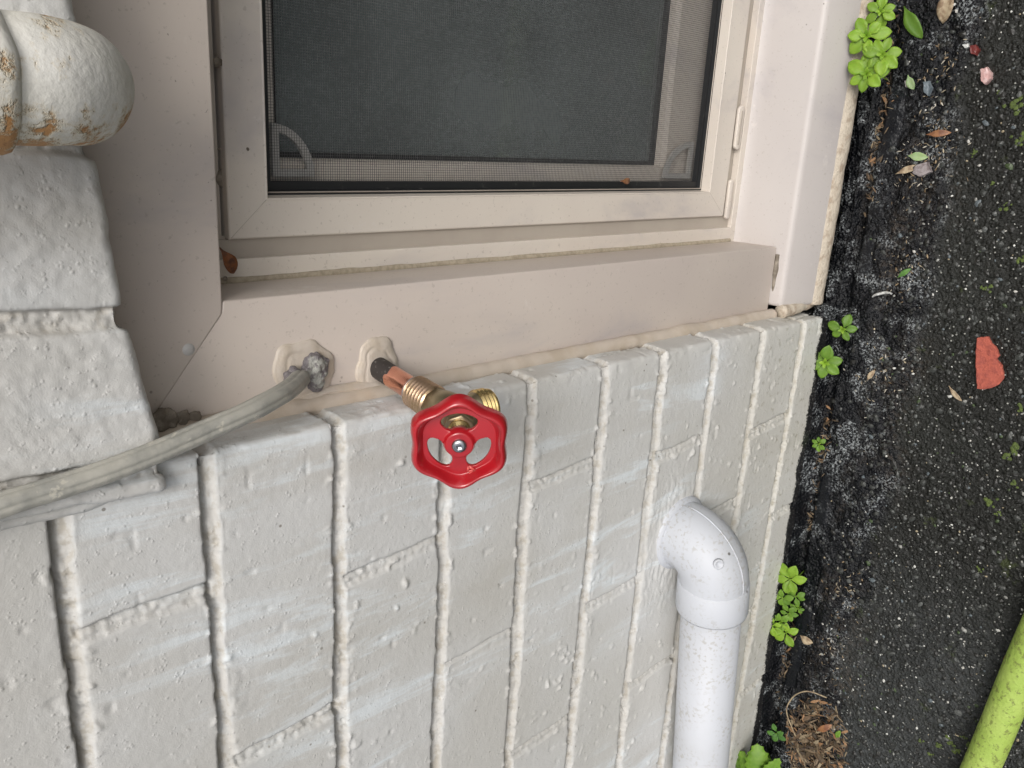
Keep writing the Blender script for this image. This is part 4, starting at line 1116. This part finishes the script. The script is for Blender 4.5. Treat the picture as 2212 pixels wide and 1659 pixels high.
# long looping straw at the bottom
stp = [G(u, v, h) for u, v, h in ((1721, 1588, .006), (1712, 1566, .008), (1705, 1545, .01), (1704, 1525, .012), (1713, 1506, .014), (1732, 1494, .014), (1755, 1492, .011), (1788, 1505, .006))]
bm = bmesh.new(); sweep(bm, spline(stp, 8), .0007, 8); o = link('straw', bm_mesh('straw', bm), 'straw'); tag(o, 'long looping dry straw above the litter heap', 'straw')

# litter heap and litter in the seam: nobody could count it
def litter(name, n, gen, label, cols, Ls, seed, hmax):
    rnd = random.Random(seed); vs = []; fs = []; cc = []
    for i in range(n):
        x, y, w = gen(rnd); L = rnd.uniform(*Ls); a = rnd.uniform(0, 6.28); wd = L * rnd.uniform(.06, .35); z = gz(x, y) + rnd.random() * hmax * w + .0006
        d = Vector((math.cos(a), math.sin(a), rnd.uniform(-.35, .35))).normalized(); s = d.cross(Vector((rnd.uniform(-.6, .6), rnd.uniform(-.6, .6), 1))).normalized(); up = s.cross(d)
        c0 = Vector((x, y, z)); k = len(vs); c = rnd.choice(cols)
        cv = rnd.uniform(.1, .5)
        for t, ww in ((-.5, .2), (-.2, 1), (.15, .9), (.5, .15)):
            m_ = c0 + d * L * t + up * (-L * cv * t * t)
            for sg, lf in ((-1, 0), (1, 0), (1, .0003), (-1, .0003)): vs.append(m_ + s * sg * wd * .5 * ww - up * lf)
            cc += [c] * 4
        for r in range(3):
            b = k + r * 4
            for e in range(4): fs.append((b + e, b + (e + 1) % 4, b + 4 + (e + 1) % 4, b + 4 + e))
        fs.append((k, k + 3, k + 2, k + 1)); fs.append((k + 12, k + 13, k + 14, k + 15))
    me = bpy.data.meshes.new(name); me.from_pydata([tuple(v) for v in vs], [], fs)
    at = me.color_attributes.new('Col', 'FLOAT_COLOR', 'POINT'); at.data.foreach_set('color', np.array([c + (1,) for c in cc], dtype=np.float32).reshape(-1))
    o = link(name, me, 'litter', smooth=False); tag(o, label, 'litter', kind='stuff'); return o
BR = [(.18, .13, .08), (.13, .085, .05), (.08, .055, .03), (.28, .22, .14), (.05, .035, .025), (.28, .16, .08), (.06, .045, .03)]
hcx = G(1765, 1602)
litter('leaf_litter', 900, lambda r: (lambda a, q: (hcx.x + math.cos(a) * q * .052, min(hcx.y + math.sin(a) * q * .032, -.008), 1 - q))(r.uniform(0, 6.28), r.random() ** .85), 'heap of brown dry plant litter at the foot of the wall near the bottom', BR, (.003, .013), 5, .012)
litter('leaf_litter', 260, lambda r: (lambda x: (x, -.006 - abs(r.gauss(0, .006)), .4))(r.choice([.14, .22, .17, -.12, -.2, -.33, -.38]) + r.gauss(0, .022)), 'sparse brown litter lying in the groove between wall and tar', BR, (.002, .008), 6, .004)
litter('leaf_litter', 380, lambda r: (lambda k: (r.gauss([.2, .155, .13, .05, -.26, -.33, -.05][k], .016), -abs(r.gauss([.052, .062, .045, .055, .06, .06, .05][k], .010)), .5))(r.randrange(7)), 'scattered tan plant crumbs on the black tar', [(.30, .22, .13), (.40, .34, .24), (.16, .11, .06), (.5, .46, .38)], (.0012, .004), 8, .003)
# moss tufts on the asphalt
def moss():
    bm = bmesh.new(); rnd = random.Random(3)
    spots = [(2196, 232, .006), (2202, 300, .005), (2170, 450, .004), (2190, 968, .006), (2178, 985, .005), (2190, 1045, .004), (2140, 1085, .005), (2155, 1110, .003), (2210, 880, .004), (2160, 200, .004), (2208, 210, .003), (2115, 1230, .003),
             (2030, 1612, .004), (2050, 1600, .005), (2065, 1620, .004), (2010, 1630, .003), (2080, 1590, .003), (2095, 1612, .004), (1990, 1600, .003), (2130, 620, .004), (2100, 330, .003), (2205, 560, .004), (2145, 395, .003)]
    for u, v, r in spots:
        c = G(u, v)
        for _ in range(9):
            q = c + Vector((rnd.gauss(0, r * .45), rnd.gauss(0, r * .45), .0003)); rr = r * rnd.uniform(.15, .4)
            m0 = len(bm.verts); ret = bmesh.ops.create_icosphere(bm, subdivisions=2, radius=rr)
            for w_ in ret['verts']:
                k = 1 + .5 * mnoise.noise(w_.co * 900 + q * 50); w_.co = Vector((w_.co.x * k, w_.co.y * k, w_.co.z * k * .35)) + q
    o = link('moss', bm_mesh('moss', bm), 'moss'); tag(o, 'small cushions of moss dotted over the asphalt', 'moss', kind='stuff')
moss()
